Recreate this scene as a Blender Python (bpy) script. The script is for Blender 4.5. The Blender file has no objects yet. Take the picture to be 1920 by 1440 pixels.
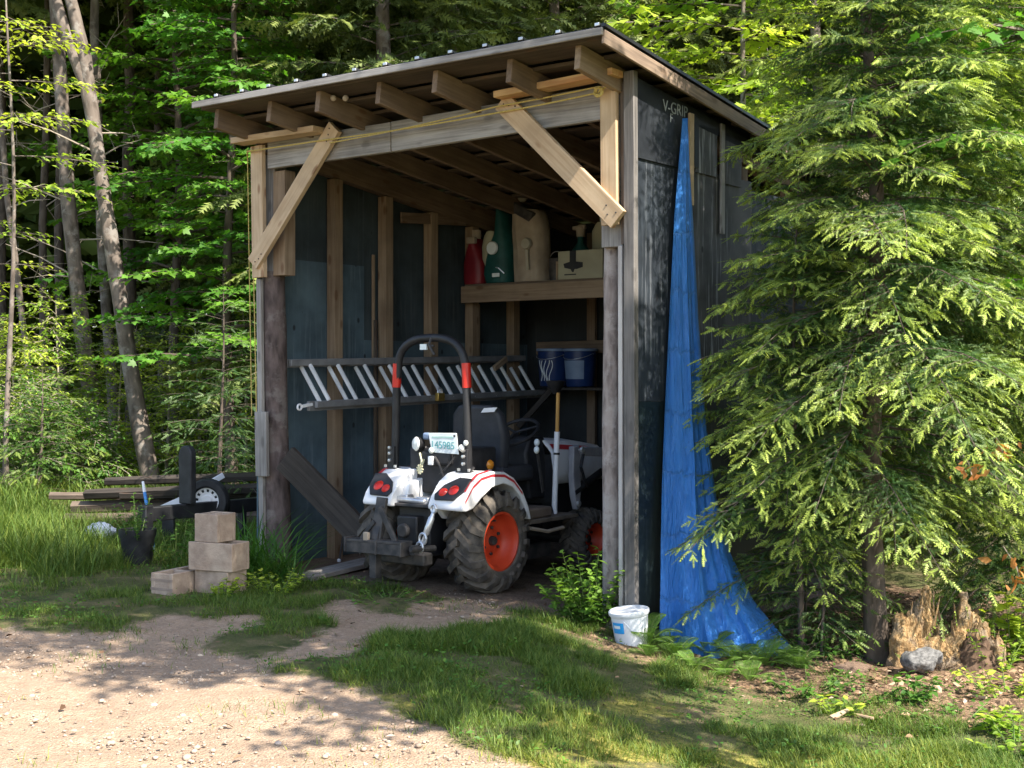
import bpy, math, random
import numpy as np
from mathutils import Vector, Matrix
rng = np.random.default_rng(11)
random.seed(5)
SC = bpy.context.scene
COL = SC.collection
PI = math.pi
R = math.radians

# ------------------------------------------------------------------ frame of reference
F, EYE, CX, CY = 2500.0, 1.5, 960.0, 700.0        # focal length in photo pixels, eye height, horizon
CORN = (0.748, 8.2)                               # front right corner of the shed
UX, UY = -0.802, 0.597                            # along the front, towards the left corner
VX, VY = 0.597, 0.802                             # along the side, towards the back
ROT = math.atan2(-0.597, 0.802)                   # shed local x = -u, y = v

def smooth(a, b, x):
    t = np.clip((x - a) / (b - a), 0, 1)
    return t * t * (3 - 2 * t)

def zg(x, y):
    """height of the ground"""
    x = np.asarray(x, float); y = np.asarray(y, float)
    z = -0.25 * smooth(-0.3, 1.5, x)
    z = z + 0.12 * smooth(-2.5, -6, x) * smooth(9, 14, y)
    z = z + 0.5 * smooth(15, 30, y)
    return z

def G(px, py):
    """point of the ground seen at a photo pixel"""
    z = 0.0
    for _ in range(12):
        y = F * (EYE - z) / (py - CY); x = (px - CX) / F * y
        z = float(zg(x, y))
    return Vector((x, y, z))

def at(px, py, y):
    return Vector(((px - CX) / F * y, y, EYE + (CY - py) / F * y))

def Uof(px, v):
    s = (px - CX) / F
    return (CORN[0] + VX * v - s * (CORN[1] + VY * v)) / (-UX + UY * s)
def Vof(px, u):
    s = (px - CX) / F
    return (s * (CORN[1] + UY * u) - CORN[0] - UX * u) / (VX - VY * s)
def FP(px, py, v):
    """point in a plane parallel to the shed front, shed local"""
    u = Uof(px, v); y = CORN[1] + UY * u + VY * v
    return Vector((-u, v, EYE + (CY - py) / F * y))
def SP(px, py, u):
    """point in a plane parallel to the shed side, shed local"""
    v = Vof(px, u); y = CORN[1] + UY * u + VY * v
    return Vector((-u, v, EYE + (CY - py) / F * y))
SHED = Matrix.Translation((CORN[0], CORN[1], 0)) @ Matrix.Rotation(ROT, 4, 'Z')
def W(u, v, z=0): return SHED @ Vector((-u, v, z))

# ------------------------------------------------------------------ object helpers
def props(o, label=None, cat=None, group=None, kind=None):
    if label: o['label'] = label
    if cat: o['category'] = cat
    if group: o['group'] = group
    if kind: o['kind'] = kind
    return o

def thing(name, label, cat, loc=(0, 0, 0), rotz=0, group=None, rot=None):
    o = bpy.data.objects.new(name, None)
    o.empty_display_size = 0.1
    COL.objects.link(o)
    o.location = loc
    o.rotation_euler = rot if rot else (0, 0, rotz)
    return props(o, label, cat, group)

def sub(name, parent, loc=(0, 0, 0), rot=(0, 0, 0)):
    o = bpy.data.objects.new(name, None)
    o.empty_display_size = 0.05
    COL.objects.link(o); o.parent = parent
    o.location = loc; o.rotation_euler = rot
    return o

def copy_tree(o, parent=None):
    c = o.copy(); COL.objects.link(c); c.parent = parent
    for ch in list(o.children): copy_tree(ch, c)
    return c

def link(name, me, parent=None):
    o = bpy.data.objects.new(name, me)
    COL.objects.link(o)
    if parent: o.parent = parent
    return o

def frame_from(d, up=(0, 0, 1)):
    d = Vector(d).normalized(); up = Vector(up)
    x = d.cross(up)
    if x.length < 1e-4: x = d.cross(Vector((1, 0, 0)))
    x.normalize(); z = x.cross(d).normalized()
    return x, d, z

class MB:
    def __init__(s): s.v = []; s.f = []; s.g = []; s.m = []
    def add(s, vs, fs, gs=None, m=0):
        b = len(s.v); vs = [Vector(p) for p in vs]
        s.v += vs
        s.g += [Vector(g) for g in gs] if gs else vs
        s.f += [[b + i for i in f] for f in fs]
        s.m += [m] * len(fs)
        return s
    def beam(s, p0, p1, w, h, up=(0, 0, 1), m=0, taper=1.0):
        p0 = Vector(p0); p1 = Vector(p1); x, d, z = frame_from(p1 - p0, up)
        L = (p1 - p0).length; o = Vector((random.random() * 9, random.random() * 9, random.random() * 9))
        vs = []; gs = []
        for l, p, k in ((0, p0, 1.0), (L, p1, taper)):
            for a, b in ((-1, -1), (1, -1), (1, 1), (-1, 1)):
                vs.append(p + x * a * w / 2 * k + z * b * h / 2 * k)
                gs.append(Vector((a * w / 2, l, b * h / 2)) + o)
        s.add(vs, [(3, 2, 1, 0), (4, 5, 6, 7), (0, 1, 5, 4), (1, 2, 6, 5), (2, 3, 7, 6), (3, 0, 4, 7)], gs, m)
        return s
    def box(s, a, b, m=0):
        (x0, y0, z0), (x1, y1, z1) = a, b
        return s.beam(((x0 + x1) / 2, y0, (z0 + z1) / 2), ((x0 + x1) / 2, y1, (z0 + z1) / 2), abs(x1 - x0), abs(z1 - z0), m=m)
    def vbox(s, a, b, m=0):
        (x0, y0, z0), (x1, y1, z1) = a, b
        return s.beam(((x0 + x1) / 2, (y0 + y1) / 2, z0), ((x0 + x1) / 2, (y0 + y1) / 2, z1), abs(x1 - x0), abs(y1 - y0), up=(0, 1, 0), m=m)
    def tube(s, pts, r, n=8, m=0, cap=True, up=(0, 0, 1)):
        pts = [Vector(p) for p in pts]; k = len(pts)
        rs = r if isinstance(r, (list, tuple)) else [r] * k
        vs = []; gs = []; fs = []; l = 0; off = random.random() * 20
        px = None
        for i, p in enumerate(pts):
            d = pts[min(i + 1, k - 1)] - pts[max(i - 1, 0)]
            if px is None: x, d, z = frame_from(d, up)
            else:
                d.normalize(); x = (px - d * px.dot(d)).normalized(); z = x.cross(d)
            px = x
            if i: l += (p - pts[i - 1]).length
            for j in range(n):
                a = 2 * PI * j / n
                vs.append(p + (x * math.cos(a) + z * math.sin(a)) * rs[i])
                gs.append((math.cos(a) * rs[i] + off, l, math.sin(a) * rs[i]))
        for i in range(k - 1):
            for j in range(n):
                j2 = (j + 1) % n
                fs.append((i * n + j, i * n + j2, (i + 1) * n + j2, (i + 1) * n + j))
        if cap:
            fs.append(tuple(range(n - 1, -1, -1))); fs.append(tuple((k - 1) * n + j for j in range(n)))
        return s.add(vs, fs, gs, m)
    def lathe(s, prof, c=(0, 0, 0), ax=(0, 0, 1), n=24, m=0, a0=0, a1=2 * PI):
        c = Vector(c); x, d, z = frame_from(ax, (0, 0, 1) if abs(Vector(ax).normalized().z) < .9 else (0, 1, 0))
        full = abs(a1 - a0 - 2 * PI) < 1e-6; nn = n if full else n + 1
        vs = [c + d * h + (x * math.cos(a0 + (a1 - a0) * j / n) + z * math.sin(a0 + (a1 - a0) * j / n)) * r for r, h in prof for j in range(nn)]
        fs = []
        for i in range(len(prof) - 1):
            for j in range(n):
                j2 = (j + 1) % nn
                fs.append((i * nn + j, i * nn + j2, (i + 1) * nn + j2, (i + 1) * nn + j))
        return s.add(vs, fs, None, m)
    def prism(s, pts, d, m=0):
        pts = [Vector(p) for p in pts]; n = len(pts); d = Vector(d)
        vs = pts + [p + d for p in pts]
        fs = [tuple(range(n - 1, -1, -1)), tuple(range(n, 2 * n))] + [(i, (i + 1) % n, n + (i + 1) % n, n + i) for i in range(n)]
        return s.add(vs, fs, None, m)
    def loft(s, rows, m=0, closed=False):
        k = len(rows[0]); vs = [p for r in rows for p in r]; fs = []
        for i in range(len(rows) - 1):
            for j in range(k if closed else k - 1):
                j2 = (j + 1) % k
                fs.append((i * k + j, i * k + j2, (i + 1) * k + j2, (i + 1) * k + j))
        return s.add(vs, fs, None, m)
    def ball(s, c, r, n=12, sc=(1, 1, 1), m=0):
        prof = [(max(1e-4, math.sin(PI * i / n)), -math.cos(PI * i / n)) for i in range(n + 1)]
        b = len(s.v); s.lathe(prof, (0, 0, 0), (0, 0, 1), n * 2, m)
        for i in range(b, len(s.v)):
            p = s.v[i]; s.v[i] = Vector((p.x * sc[0] * r, p.y * sc[1] * r, p.z * sc[2] * r)) + Vector(c); s.g[i] = s.v[i]
        return s
    def text(s, body, size, o, ex, ey, m=0, thick=0.001, align='LEFT'):
        cu = bpy.data.curves.new('lettering', 'FONT'); cu.body = body; cu.size = size; cu.extrude = thick; cu.align_x = align
        ob = bpy.data.objects.new('lettering', cu); COL.objects.link(ob)
        dg = bpy.context.evaluated_depsgraph_get()
        me = ob.evaluated_get(dg).to_mesh()
        o = Vector(o); ex = Vector(ex).normalized(); ey = Vector(ey).normalized(); ez = ex.cross(ey)
        s.add([o + ex * v.co.x + ey * v.co.y + ez * v.co.z for v in me.vertices], [tuple(p.vertices) for p in me.polygons], None, m)
        ob.evaluated_get(dg).to_mesh_clear()
        bpy.data.objects.remove(ob); bpy.data.curves.remove(cu)
        return s
    def build(s, name, mat, parent=None, smooth=True, bevel=0, seg=2, label=None, solid=0):
        me = bpy.data.meshes.new(name)
        me.from_pydata([tuple(v) for v in s.v], [], s.f)
        for mm in (mat if isinstance(mat, (list, tuple)) else [mat]): me.materials.append(mm)
        me.polygons.foreach_set('material_index', s.m)
        at_ = me.attributes.new('g', 'FLOAT_VECTOR', 'POINT')
        at_.data.foreach_set('vector', np.array([tuple(v) for v in s.g], np.float32).ravel())
        me.validate(); me.update()
        if smooth:
            me.polygons.foreach_set('use_smooth', [True] * len(me.polygons))
            me.set_sharp_from_angle(angle=R(38))
        o = link(name, me, parent)
        if solid:
            md = o.modifiers.new('thickness', 'SOLIDIFY'); md.thickness = solid; md.offset = 0
        if bevel:
            md = o.modifiers.new('edge', 'BEVEL'); md.width = bevel; md.segments = seg; md.limit_method = 'ANGLE'; md.angle_limit = R(40)
        if label: o['label'] = label
        return o

def card_mesh(name, tv, tf, P, D, N, S, tint, mats, mi=None, wid=None):
    """n copies of one small template (leaf, needle sprig, blade), y along D, z along N, as one mesh"""
    tv = np.asarray(tv, float); tf = np.asarray(tf, int)
    n, k = len(P), len(tv)
    D = D / np.linalg.norm(D, axis=1, keepdims=True)
    X = np.cross(D, N); ln = np.linalg.norm(X, axis=1, keepdims=True)
    bad = ln[:, 0] < 1e-3
    X[bad] = np.cross(D[bad], np.array([[1.0, .3, .1]])); ln = np.linalg.norm(X, axis=1, keepdims=True)
    X /= ln; Z = np.cross(X, D)
    S = np.broadcast_to(np.asarray(S, float), (n,))
    wx = S if wid is None else wid
    V = P[:, None, :] + X[:, None, :] * (tv[None, :, 0, None] * wx[:, None, None]) + \
        D[:, None, :] * (tv[None, :, 1, None] * S[:, None, None]) + Z[:, None, :] * (tv[None, :, 2, None] * S[:, None, None])
    fs = tf.shape[1]
    FI = (np.arange(n)[:, None, None] * k + tf[None]).reshape(-1)
    me = bpy.data.meshes.new(name)
    me.vertices.add(n * k); me.vertices.foreach_set('co', V.astype(np.float32).ravel())
    nf = n * len(tf)
    me.loops.add(nf * fs); me.loops.foreach_set('vertex_index', FI.astype(np.int32))
    me.polygons.add(nf); me.polygons.foreach_set('loop_start', np.arange(0, nf * fs, fs, dtype=np.int32))
    for m in (mats if isinstance(mats, (list, tuple)) else [mats]): me.materials.append(m)
    if mi is not None: me.polygons.foreach_set('material_index', np.repeat(mi, len(tf)).astype(np.int32))
    a = me.attributes.new('tint', 'FLOAT', 'POINT')
    a.data.foreach_set('value', np.repeat(np.asarray(tint, np.float32), k))
    me.update(calc_edges=True)
    return me

# templates -------------------------------------------------------------------
LEAF = ([(0, 0, 0), (-.27, .36, .07), (-.17, .7, .03), (0, 1, -.08), (.17, .7, .03), (.27, .36, .07), (0, .5, 0)],
        [(0, 6, 1), (1, 6, 2), (2, 6, 3), (3, 6, 4), (4, 6, 5), (5, 6, 0)])
_mp = [(0, 0), (-.22, .08), (-.5, .1), (-.36, .28), (-.55, .55), (-.26, .55), (-.2, .72), (0, 1.02), (.2, .72), (.26, .55), (.55, .55), (.36, .28), (.5, .1), (.22, .08)]
MAPLE = ([(x, y, .10 * abs(x) - .12 * y * y) for x, y in _mp] + [(0, .42, 0)],
         [(i, 14, (i + 1) % 14)[::-1] for i in range(14)])
def comb(nn=6, wdt=.17, gap=.8):
    v = []; f = []
    for i in range(nn):
        y0 = i / nn; y1 = (i + gap) / nn; w = wdt * (1 - .55 * (i / nn) ** 2)
        for sg in (-1, 1):
            b = len(v)
            v += [(0, y0, 0), (0, y1, 0), (sg * w, (y0 + y1) / 2 + .14, -.03)]
            f.append((b, b + 1, b + 2))
    b = len(v); v += [(-.05, .9, 0), (.05, .9, 0), (0, 1.12, -.04)]; f.append((b, b + 1, b + 2))
    return v, f
SPRIG = comb(5, .20, .9)
SPRIGC = comb(4, .27, 1.0)
BLADES = [([(-.5, 0, 0), (.5, 0, 0), (-.4, .4, b * .12), (.4, .4, b * .12), (-.25, .75, b * .42), (.25, .75, b * .42), (0, .98, b * .8)],
           [(0, 1, 3), (0, 3, 2), (2, 3, 5), (2, 5, 4), (4, 5, 6)]) for b in (.25, .6, 1.0)]
def rock_t(seed):
    r_ = np.random.default_rng(seed); v = []; f = []
    ph = (1 + 5 ** .5) / 2
    ico = np.array([(-1, ph, 0), (1, ph, 0), (-1, -ph, 0), (1, -ph, 0), (0, -1, ph), (0, 1, ph), (0, -1, -ph), (0, 1, -ph), (ph, 0, -1), (ph, 0, 1), (-ph, 0, -1), (-ph, 0, 1)])
    ico /= np.linalg.norm(ico[0]); ico *= (1 + r_.uniform(-.3, .3, (12, 1)))
    ico[:, 2] *= .65
    return ico, [(0, 11, 5), (0, 5, 1), (0, 1, 7), (0, 7, 10), (0, 10, 11), (1, 5, 9), (5, 11, 4), (11, 10, 2), (10, 7, 6), (7, 1, 8), (3, 9, 4), (3, 4, 2), (3, 2, 6), (3, 6, 8), (3, 8, 9), (4, 9, 5), (2, 4, 11), (6, 2, 10), (8, 6, 7), (9, 8, 1)]

# noise in numpy --------------------------------------------------------------
def vnoise(x, y, seed=0):
    xi = np.floor(x); yi = np.floor(y); fx = x - xi; fy = y - yi
    fx = fx * fx * (3 - 2 * fx); fy = fy * fy * (3 - 2 * fy)
    def h(a, b):
        s = np.sin(a * 127.1 + b * 311.7 + seed * 74.7) * 43758.5453
        return s - np.floor(s)
    return (h(xi, yi) * (1 - fx) + h(xi + 1, yi) * fx) * (1 - fy) + (h(xi, yi + 1) * (1 - fx) + h(xi + 1, yi + 1) * fx) * fy
def fbm(x, y, seed=0, o=4):
    r = 0; a = .5
    for i in range(o):
        r = r + a * vnoise(x * 2 ** i, y * 2 ** i, seed + i); a *= .5
    return r / (1 - .5 ** o)

# ------------------------------------------------------------------ materials
def new_mat(name):
    m = bpy.data.materials.new(name); m.use_nodes = True
    nt = m.node_tree; nt.nodes.clear()
    out = nt.nodes.new('ShaderNodeOutputMaterial')
    return m, nt, out
class N:
    """short hand for building node trees"""
    def __init__(s, nt): s.nt = nt
    def n(s, t, **kw):
        nd = s.nt.nodes.new(t)
        for k, v in kw.items(): setattr(nd, k, v)
        return nd
    def l(s, a, b): s.nt.links.new(a, b)
    def attr(s, name, out='Vector'):
        a = s.n('ShaderNodeAttribute'); a.attribute_name = name; return a.outputs[out]
    def map(s, vec, sc):
        m = s.n('ShaderNodeMapping'); m.inputs['Scale'].default_value = sc; s.l(vec, m.inputs['Vector']); return m.outputs[0]
    def noise(s, vec, scale, det=4, rough=.55, dist=0):
        t = s.n('ShaderNodeTexNoise'); t.inputs['Scale'].default_value = scale; t.inputs['Detail'].default_value = det
        t.inputs['Roughness'].default_value = rough; t.inputs['Distortion'].default_value = dist
        s.l(vec, t.inputs['Vector']); return t.outputs['Fac']
    def vor(s, vec, scale, feat='F1', out='Distance'):
        t = s.n('ShaderNodeTexVoronoi'); t.feature = feat; t.inputs['Scale'].default_value = scale; s.l(vec, t.inputs['Vector']); return t.outputs[out]
    def ramp(s, fac, stops):
        r = s.n('ShaderNodeValToRGB'); e = r.color_ramp.elements
        while len(e) < len(stops): e.new(.5)
        for k, (p, c) in enumerate(stops):
            e[k].position = p; e[k].color = (c[0], c[1], c[2], 1) if hasattr(c, '__len__') else (c, c, c, 1)
        s.l(fac, r.inputs[0]); return r.outputs[0]
    def mix(s, fac, a, b, mode='MIX'):
        m = s.n('ShaderNodeMix', data_type='RGBA', blend_type=mode)
        if isinstance(fac, (int, float)): m.inputs[0].default_value = fac
        else: s.l(fac, m.inputs[0])
        for i, c in ((6, a), (7, b)):
            if hasattr(c, '__len__'): m.inputs[i].default_value = (c[0], c[1], c[2], 1)
            else: s.l(c, m.inputs[i])
        return m.outputs[2]
    def math(s, op, a, b=None):
        m = s.n('ShaderNodeMath', operation=op)
        for i, c in ((0, a), (1, b)):
            if c is None: continue
            if isinstance(c, (int, float)): m.inputs[i].default_value = c
            else: s.l(c, m.inputs[i])
        return m.outputs[0]
    def bump(s, h, strength=.3, dist=.01):
        b = s.n('ShaderNodeBump'); b.inputs['Strength'].default_value = strength; b.inputs['Distance'].default_value = dist
        s.l(h, b.inputs['Height']); return b.outputs[0]
    def bsdf(s, col, rough=.6, metal=0, normal=None, out=None, spec=.4):
        p = s.n('ShaderNodeBsdfPrincipled')
        if hasattr(col, '__len__'): p.inputs['Base Color'].default_value = (col[0], col[1], col[2], 1)
        else: s.l(col, p.inputs['Base Color'])
        if isinstance(rough, (int, float)): p.inputs['Roughness'].default_value = rough
        else: s.l(rough, p.inputs['Roughness'])
        p.inputs['Metallic'].default_value = metal; p.inputs['Specular IOR Level'].default_value = spec
        if normal is not None: s.l(normal, p.inputs['Normal'])
        if out is not None: s.l(p.outputs[0], out.inputs['Surface'])
        return p.outputs[0]

def wood(name, c1, c2, rough=.75, knots=.6, grain=22, knot_c=(.12, .06, .03), bump=.25):
    m, nt, out = new_mat(name); k = N(nt)
    g = k.attr('g')
    big = k.noise(k.map(g, (3, .8, 3)), 1.6, 3)
    fine = k.noise(k.map(g, (grain, .9, grain)), 2.2, 5, .6, .4)
    fac = k.math('ADD', k.math('MULTIPLY', fine, .62), k.math('MULTIPLY', big, .45))
    col = k.ramp(fac, [(.36, c2), (.62, c1)])
    if knots:
        kn = k.vor(k.map(g, (9, 3.6, 9)), 1.0)
        kf = k.ramp(kn, [(.0, 1.0), (.12, .85), (.20, 0)])
        col = k.mix(k.math('MULTIPLY', kf, knots), col, knot_c)
    dirt = k.ramp(k.noise(g, 3.0, 4), [(.45, 0), (.75, .45)])
    col = k.mix(dirt, col, tuple(x * .55 for x in c2))
    k.bsdf(col, rough, 0, k.bump(fine, bump, .004), out, .25)
    return m

def mottled(name, c1, c2, scale=6, rough=.6, bump=.1, metal=0, bscale=30, spec=.4, stops=(.35, .65)):
    m, nt, out = new_mat(name); k = N(nt)
    g = k.attr('g')
    col = k.ramp(k.noise(g, scale, 5), [(stops[0], c1), (stops[1], c2)])
    k.bsdf(col, rough, metal, k.bump(k.noise(g, bscale, 3), bump, .004), out, spec)
    return m

def bark(name, c1, c2, sc=1.0, lichen=None, bump=.8):
    m, nt, out = new_mat(name); k = N(nt)
    g = k.attr('g')
    st = k.map(g, (14 * sc, 4.5 * sc, 14 * sc))
    f = k.noise(st, 1.6, 6, .65, .6); v = k.vor(k.map(g, (22 * sc, 7 * sc, 22 * sc)), 1.0)
    fac = k.math('ADD', k.math('MULTIPLY', f, .7), k.math('MULTIPLY', v, .4))
    col = k.ramp(fac, [(.3, c2), (.68, c1)])
    if lichen:
        col = k.mix(k.ramp(k.noise(g, 5.5, 5, .7), [(.52, 0), (.62, .75)]), col, lichen)
    k.bsdf(col, .9, 0, k.bump(fac, bump, .012), out, .15)
    return m

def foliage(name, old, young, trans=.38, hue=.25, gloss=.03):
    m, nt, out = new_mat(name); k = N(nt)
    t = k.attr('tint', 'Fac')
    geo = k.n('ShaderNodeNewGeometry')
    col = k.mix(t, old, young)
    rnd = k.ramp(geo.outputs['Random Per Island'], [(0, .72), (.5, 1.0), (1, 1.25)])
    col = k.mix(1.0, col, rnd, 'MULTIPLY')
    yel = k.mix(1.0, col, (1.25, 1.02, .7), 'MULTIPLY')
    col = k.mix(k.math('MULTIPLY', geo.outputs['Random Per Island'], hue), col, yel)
    d = k.n('ShaderNodeBsdfDiffuse'); k.l(col, d.inputs[0])
    tr = k.n('ShaderNodeBsdfTranslucent'); k.l(k.mix(1.0, col, (1.25, 1.3, .65), 'MULTIPLY'), tr.inputs[0])
    mx = k.n('ShaderNodeMixShader'); mx.inputs[0].default_value = trans; k.l(d.outputs[0], mx.inputs[1]); k.l(tr.outputs[0], mx.inputs[2])
    gl = k.n('ShaderNodeBsdfGlossy'); gl.inputs['Roughness'].default_value = .55; gl.inputs[0].default_value = (.9, .95, .85, 1)
    m2 = k.n('ShaderNodeMixShader'); m2.inputs[0].default_value = gloss; k.l(mx.outputs[0], m2.inputs[1]); k.l(gl.outputs[0], m2.inputs[2])
    k.l(m2.outputs[0], out.inputs['Surface'])
    return m

M = {}
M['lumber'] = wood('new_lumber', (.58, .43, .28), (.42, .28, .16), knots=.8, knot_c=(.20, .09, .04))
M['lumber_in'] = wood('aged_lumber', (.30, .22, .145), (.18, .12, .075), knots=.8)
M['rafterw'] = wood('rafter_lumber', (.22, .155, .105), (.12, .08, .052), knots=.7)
M['grey'] = wood('weathered_lumber', (.37, .345, .32), (.13, .115, .105), knots=.5, grain=30, knot_c=(.06, .05, .045))
M['darkplank'] = wood('old_dark_plank', (.06, .05, .042), (.022, .019, .017), knots=.3)
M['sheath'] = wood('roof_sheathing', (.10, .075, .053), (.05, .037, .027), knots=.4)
M['greyd'] = wood('dark_weathered_board', (.20, .185, .175), (.06, .055, .052), knots=.4, grain=30, knot_c=(.04, .035, .03))
M['bark'] = bark('log_bark', (.145, .11, .10), (.045, .034, .032), 1.0, (.19, .165, .15))
M['barkr'] = bark('pale_log_bark', (.36, .30, .27), (.13, .10, .09), 1.3, (.42, .37, .34))
M['trunk'] = bark('grey_tree_bark', (.19, .155, .13), (.06, .048, .04), .7, (.27, .245, .22))
M['trunkd'] = bark('dark_tree_bark', (.14, .11, .09), (.05, .04, .032), .8)
M['twig'] = mottled('bare_twig', (.26, .21, .16), (.38, .33, .27), 8, .9)
M['white'] = mottled('white_paint', (.60, .585, .565), (.79, .79, .80), 4, .36, .03, stops=(.28, .5))
M['offwhite'] = mottled('white_plastic', (.68, .70, .74), (.78, .79, .82), 4, .4, .02)
M['black'] = mottled('black_paint', (.012, .012, .014), (.028, .028, .03), 7, .5, .08)
M['blackp'] = mottled('black_plastic', (.014, .014, .016), (.03, .03, .033), 12, .6, .15)
M['seat'] = mottled('seat_vinyl', (.03, .032, .038), (.045, .047, .055), 9, .55, .1)
M['red'] = mottled('red_reflector', (.55, .02, .015), (.62, .035, .02), 7, .3, .02)
M['stripe'] = mottled('red_stripe', (.5, .03, .04), (.55, .04, .05), 7, .4, .02)
M['orange'] = mottled('orange_rim_paint', (.60, .065, .022), (.48, .045, .016), 9, .45, .08, stops=(.4, .75))
M['amber'] = mottled('amber_lens', (.65, .22, .02), (.7, .28, .03), 8, .15, 0)
M['tyre'] = mottled('dusty_tyre_rubber', (.04, .036, .033), (.13, .11, .088), 11, .9, .4, bscale=70)
M['iron'] = mottled('worn_dark_iron', (.035, .035, .037), (.095, .085, .078), 12, .6, .3, .3)
M['rust'] = mottled('rusty_iron', (.09, .05, .035), (.16, .085, .05), 14, .8, .4)
M['steel'] = mottled('zinc_steel', (.5, .5, .52), (.7, .7, .7), 9, .35, .1, .7)
M['alu'] = mottled('ladder_aluminium', (.66, .66, .68), (.80, .80, .80), 9, .35, .05, .0)
M['fibre'] = mottled('ladder_rail_dull', (.19, .19, .195), (.30, .30, .30), 6, .5, .05, .3)
M['loader'] = mottled('loader_grey', (.22, .22, .24), (.34, .34, .36), 7, .5, .1)
M['lens'] = mottled('lamp_lens', (.78, .80, .74), (.86, .86, .8), 9, .12, .02)
M['plate'] = mottled('plate_white', (.72, .78, .78), (.78, .82, .82), 9, .35, .01)
M['teal'] = mottled('plate_teal', (.09, .30, .33), (.13, .36, .38), 9, .5, .01)
M['brass'] = mottled('brass', (.5, .34, .08), (.6, .42, .13), 15, .35, .1, .8)
M['rope'] = mottled('yellow_rope', (.44, .33, .09), (.55, .43, .15), 60, .8, .4, bscale=160)
M['rooft'] = mottled('dark_roof_metal', (.035, .036, .038), (.06, .06, .06), 5, .35, .02, .5)
M['felt'] = mottled('black_felt', (.008, .010, .014), (.022, .026, .032), 5, .62, .3)
M['cream'] = mottled('cream_box', (.32, .30, .21), (.38, .36, .25), 5, .6, .05)
M['maroon'] = mottled('maroon_plastic', (.16, .010, .018), (.21, .016, .024), 6, .45, .05)
M['dgreen'] = mottled('dark_green_fabric', (.006, .055, .05), (.012, .085, .078), 9, .6, .2)
M['canvas'] = mottled('beige_canvas', (.30, .24, .18), (.40, .33, .25), 7, .8, .3)
M['pailblue'] = mottled('pail_blue', (.009, .025, .095), (.014, .038, .135), 6, .4, .02)
M['pailgrey'] = mottled('pail_band', (.16, .22, .33), (.2, .27, .38), 9, .5, .05)
M['label'] = mottled('bucket_blue_label', (.02, .32, .72), (.03, .36, .78), 5, .4, .01)
M['block'] = mottled('concrete_block', (.30, .22, .165), (.45, .345, .26), 12, .95, 1.0, bscale=75)
M['stone'] = mottled('grey_stone', (.07, .068, .066), (.19, .185, .18), 7, .85, .5, bscale=25)
M['stakeb'] = mottled('blue_stake', (.05, .22, .55), (.07, .28, .62), 8, .5, .02)
M['slab'] = wood('split_wood', (.15, .115, .09), (.04, .03, .024), knots=.3)
def rot_mat():
    m, nt, out = new_mat('rotten_wood'); k = N(nt); g = k.attr('g')
    st = k.noise(k.map(g, (34, 3, 34)), 1.5, 6, .7, .5); big = k.noise(g, 7, 5, .65); fin = k.noise(g, 45, 4, .7)
    col = k.ramp(k.math('ADD', k.math('MULTIPLY', st, .6), k.math('MULTIPLY', fin, .4)), [(.32, (.09, .052, .03)), (.47, (.36, .22, .10)), (.62, (.60, .43, .23))])
    col = k.mix(k.ramp(big, [(.46, 0), (.60, .85)]), col, (.25, .205, .16))
    col = k.mix(k.ramp(k.noise(g, 13, 5, .7), [(.58, 0), (.66, .9)]), col, (.045, .028, .02))
    h = k.math('ADD', st, k.math('MULTIPLY', fin, .7))
    k.bsdf(col, .95, 0, k.bump(h, 1.0, .03), out, .1)
    return m
M['rot'] = rot_mat()
M['litterc'] = mottled('dead_leaf', (.17, .095, .05), (.36, .23, .14), 9, .9, .1)
M['chip'] = wood('wood_chip', (.52, .38, .25), (.28, .18, .11), knots=0)

M['hemlock'] = foliage('hemlock_needles', (.036, .098, .022), (.36, .46, .085), .32, .2, .04)  # new growth at the tips, contrast raised to paint sunlit tips over shaded needles
M['hemfar'] = foliage('far_hemlock_needles', (.085, .13, .04), (.25, .30, .08), .3, .3, .03)
M['maple'] = foliage('maple_leaves', (.05, .175, .02), (.20, .38, .035), .48, .15)
M['bright'] = foliage('young_leaves', (.14, .30, .03), (.42, .52, .065), .45, .35)
M['weed'] = foliage('weed_leaves', (.05, .15, .022), (.16, .29, .04), .4, .25)
M['wood_far'] = foliage('deep_wood_foliage', (.065, .105, .03), (.16, .21, .055), .25, .3, .0)
M['grass'] = foliage('grass_blades', (.05, .125, .024), (.27, .30, .05), .35, .3, .02)

def tarp_mat():
    m, nt, out = new_mat('blue_tarpaulin'); k = N(nt)
    g = k.attr('g')
    cr = k.noise(k.map(g, (10, 10, .9)), 2.4, 6, .65, .9); weave = k.noise(g, 55, 3)
    fold = k.noise(k.map(g, (30, 30, .8)), 1.5, 4, .6, .6)
    col = k.ramp(cr, [(.25, (.02, .145, .48)), (.75, (.045, .24, .68))])
    col = k.mix(k.ramp(weave, [(.58, 0), (.75, .22)]), col, (.10, .27, .66))
    sx = k.n('ShaderNodeSeparateXYZ'); k.l(g, sx.inputs[0])
    zz = k.math('ADD', k.math('MULTIPLY', sx.outputs[2], 2.6), k.math('MULTIPLY', cr, .5))
    line = k.math('ABSOLUTE', k.math('SUBTRACT', k.math('FRACT', zz), .5))
    crease = k.ramp(line, [(.0, 1.0), (.035, 0)])
    col = k.mix(k.math('MULTIPLY', crease, .30), col, (.22, .42, .78))
    col = k.mix(k.ramp(k.noise(k.map(g, (16, 16, 3.5)), 2.2, 6, .75), [(.60, 0), (.70, .35)]), col, (.012, .06, .26))
    h = k.math('ADD', k.math('ADD', k.math('MULTIPLY', cr, 1.0), k.math('MULTIPLY', fold, .7)), k.math('ADD', k.math('MULTIPLY', weave, .12), k.math('MULTIPLY', crease, -.25)))
    k.bsdf(col, .40, 0, k.bump(h, .9, .022), out, .5)
    return m
M['tarp'] = tarp_mat()

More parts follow.
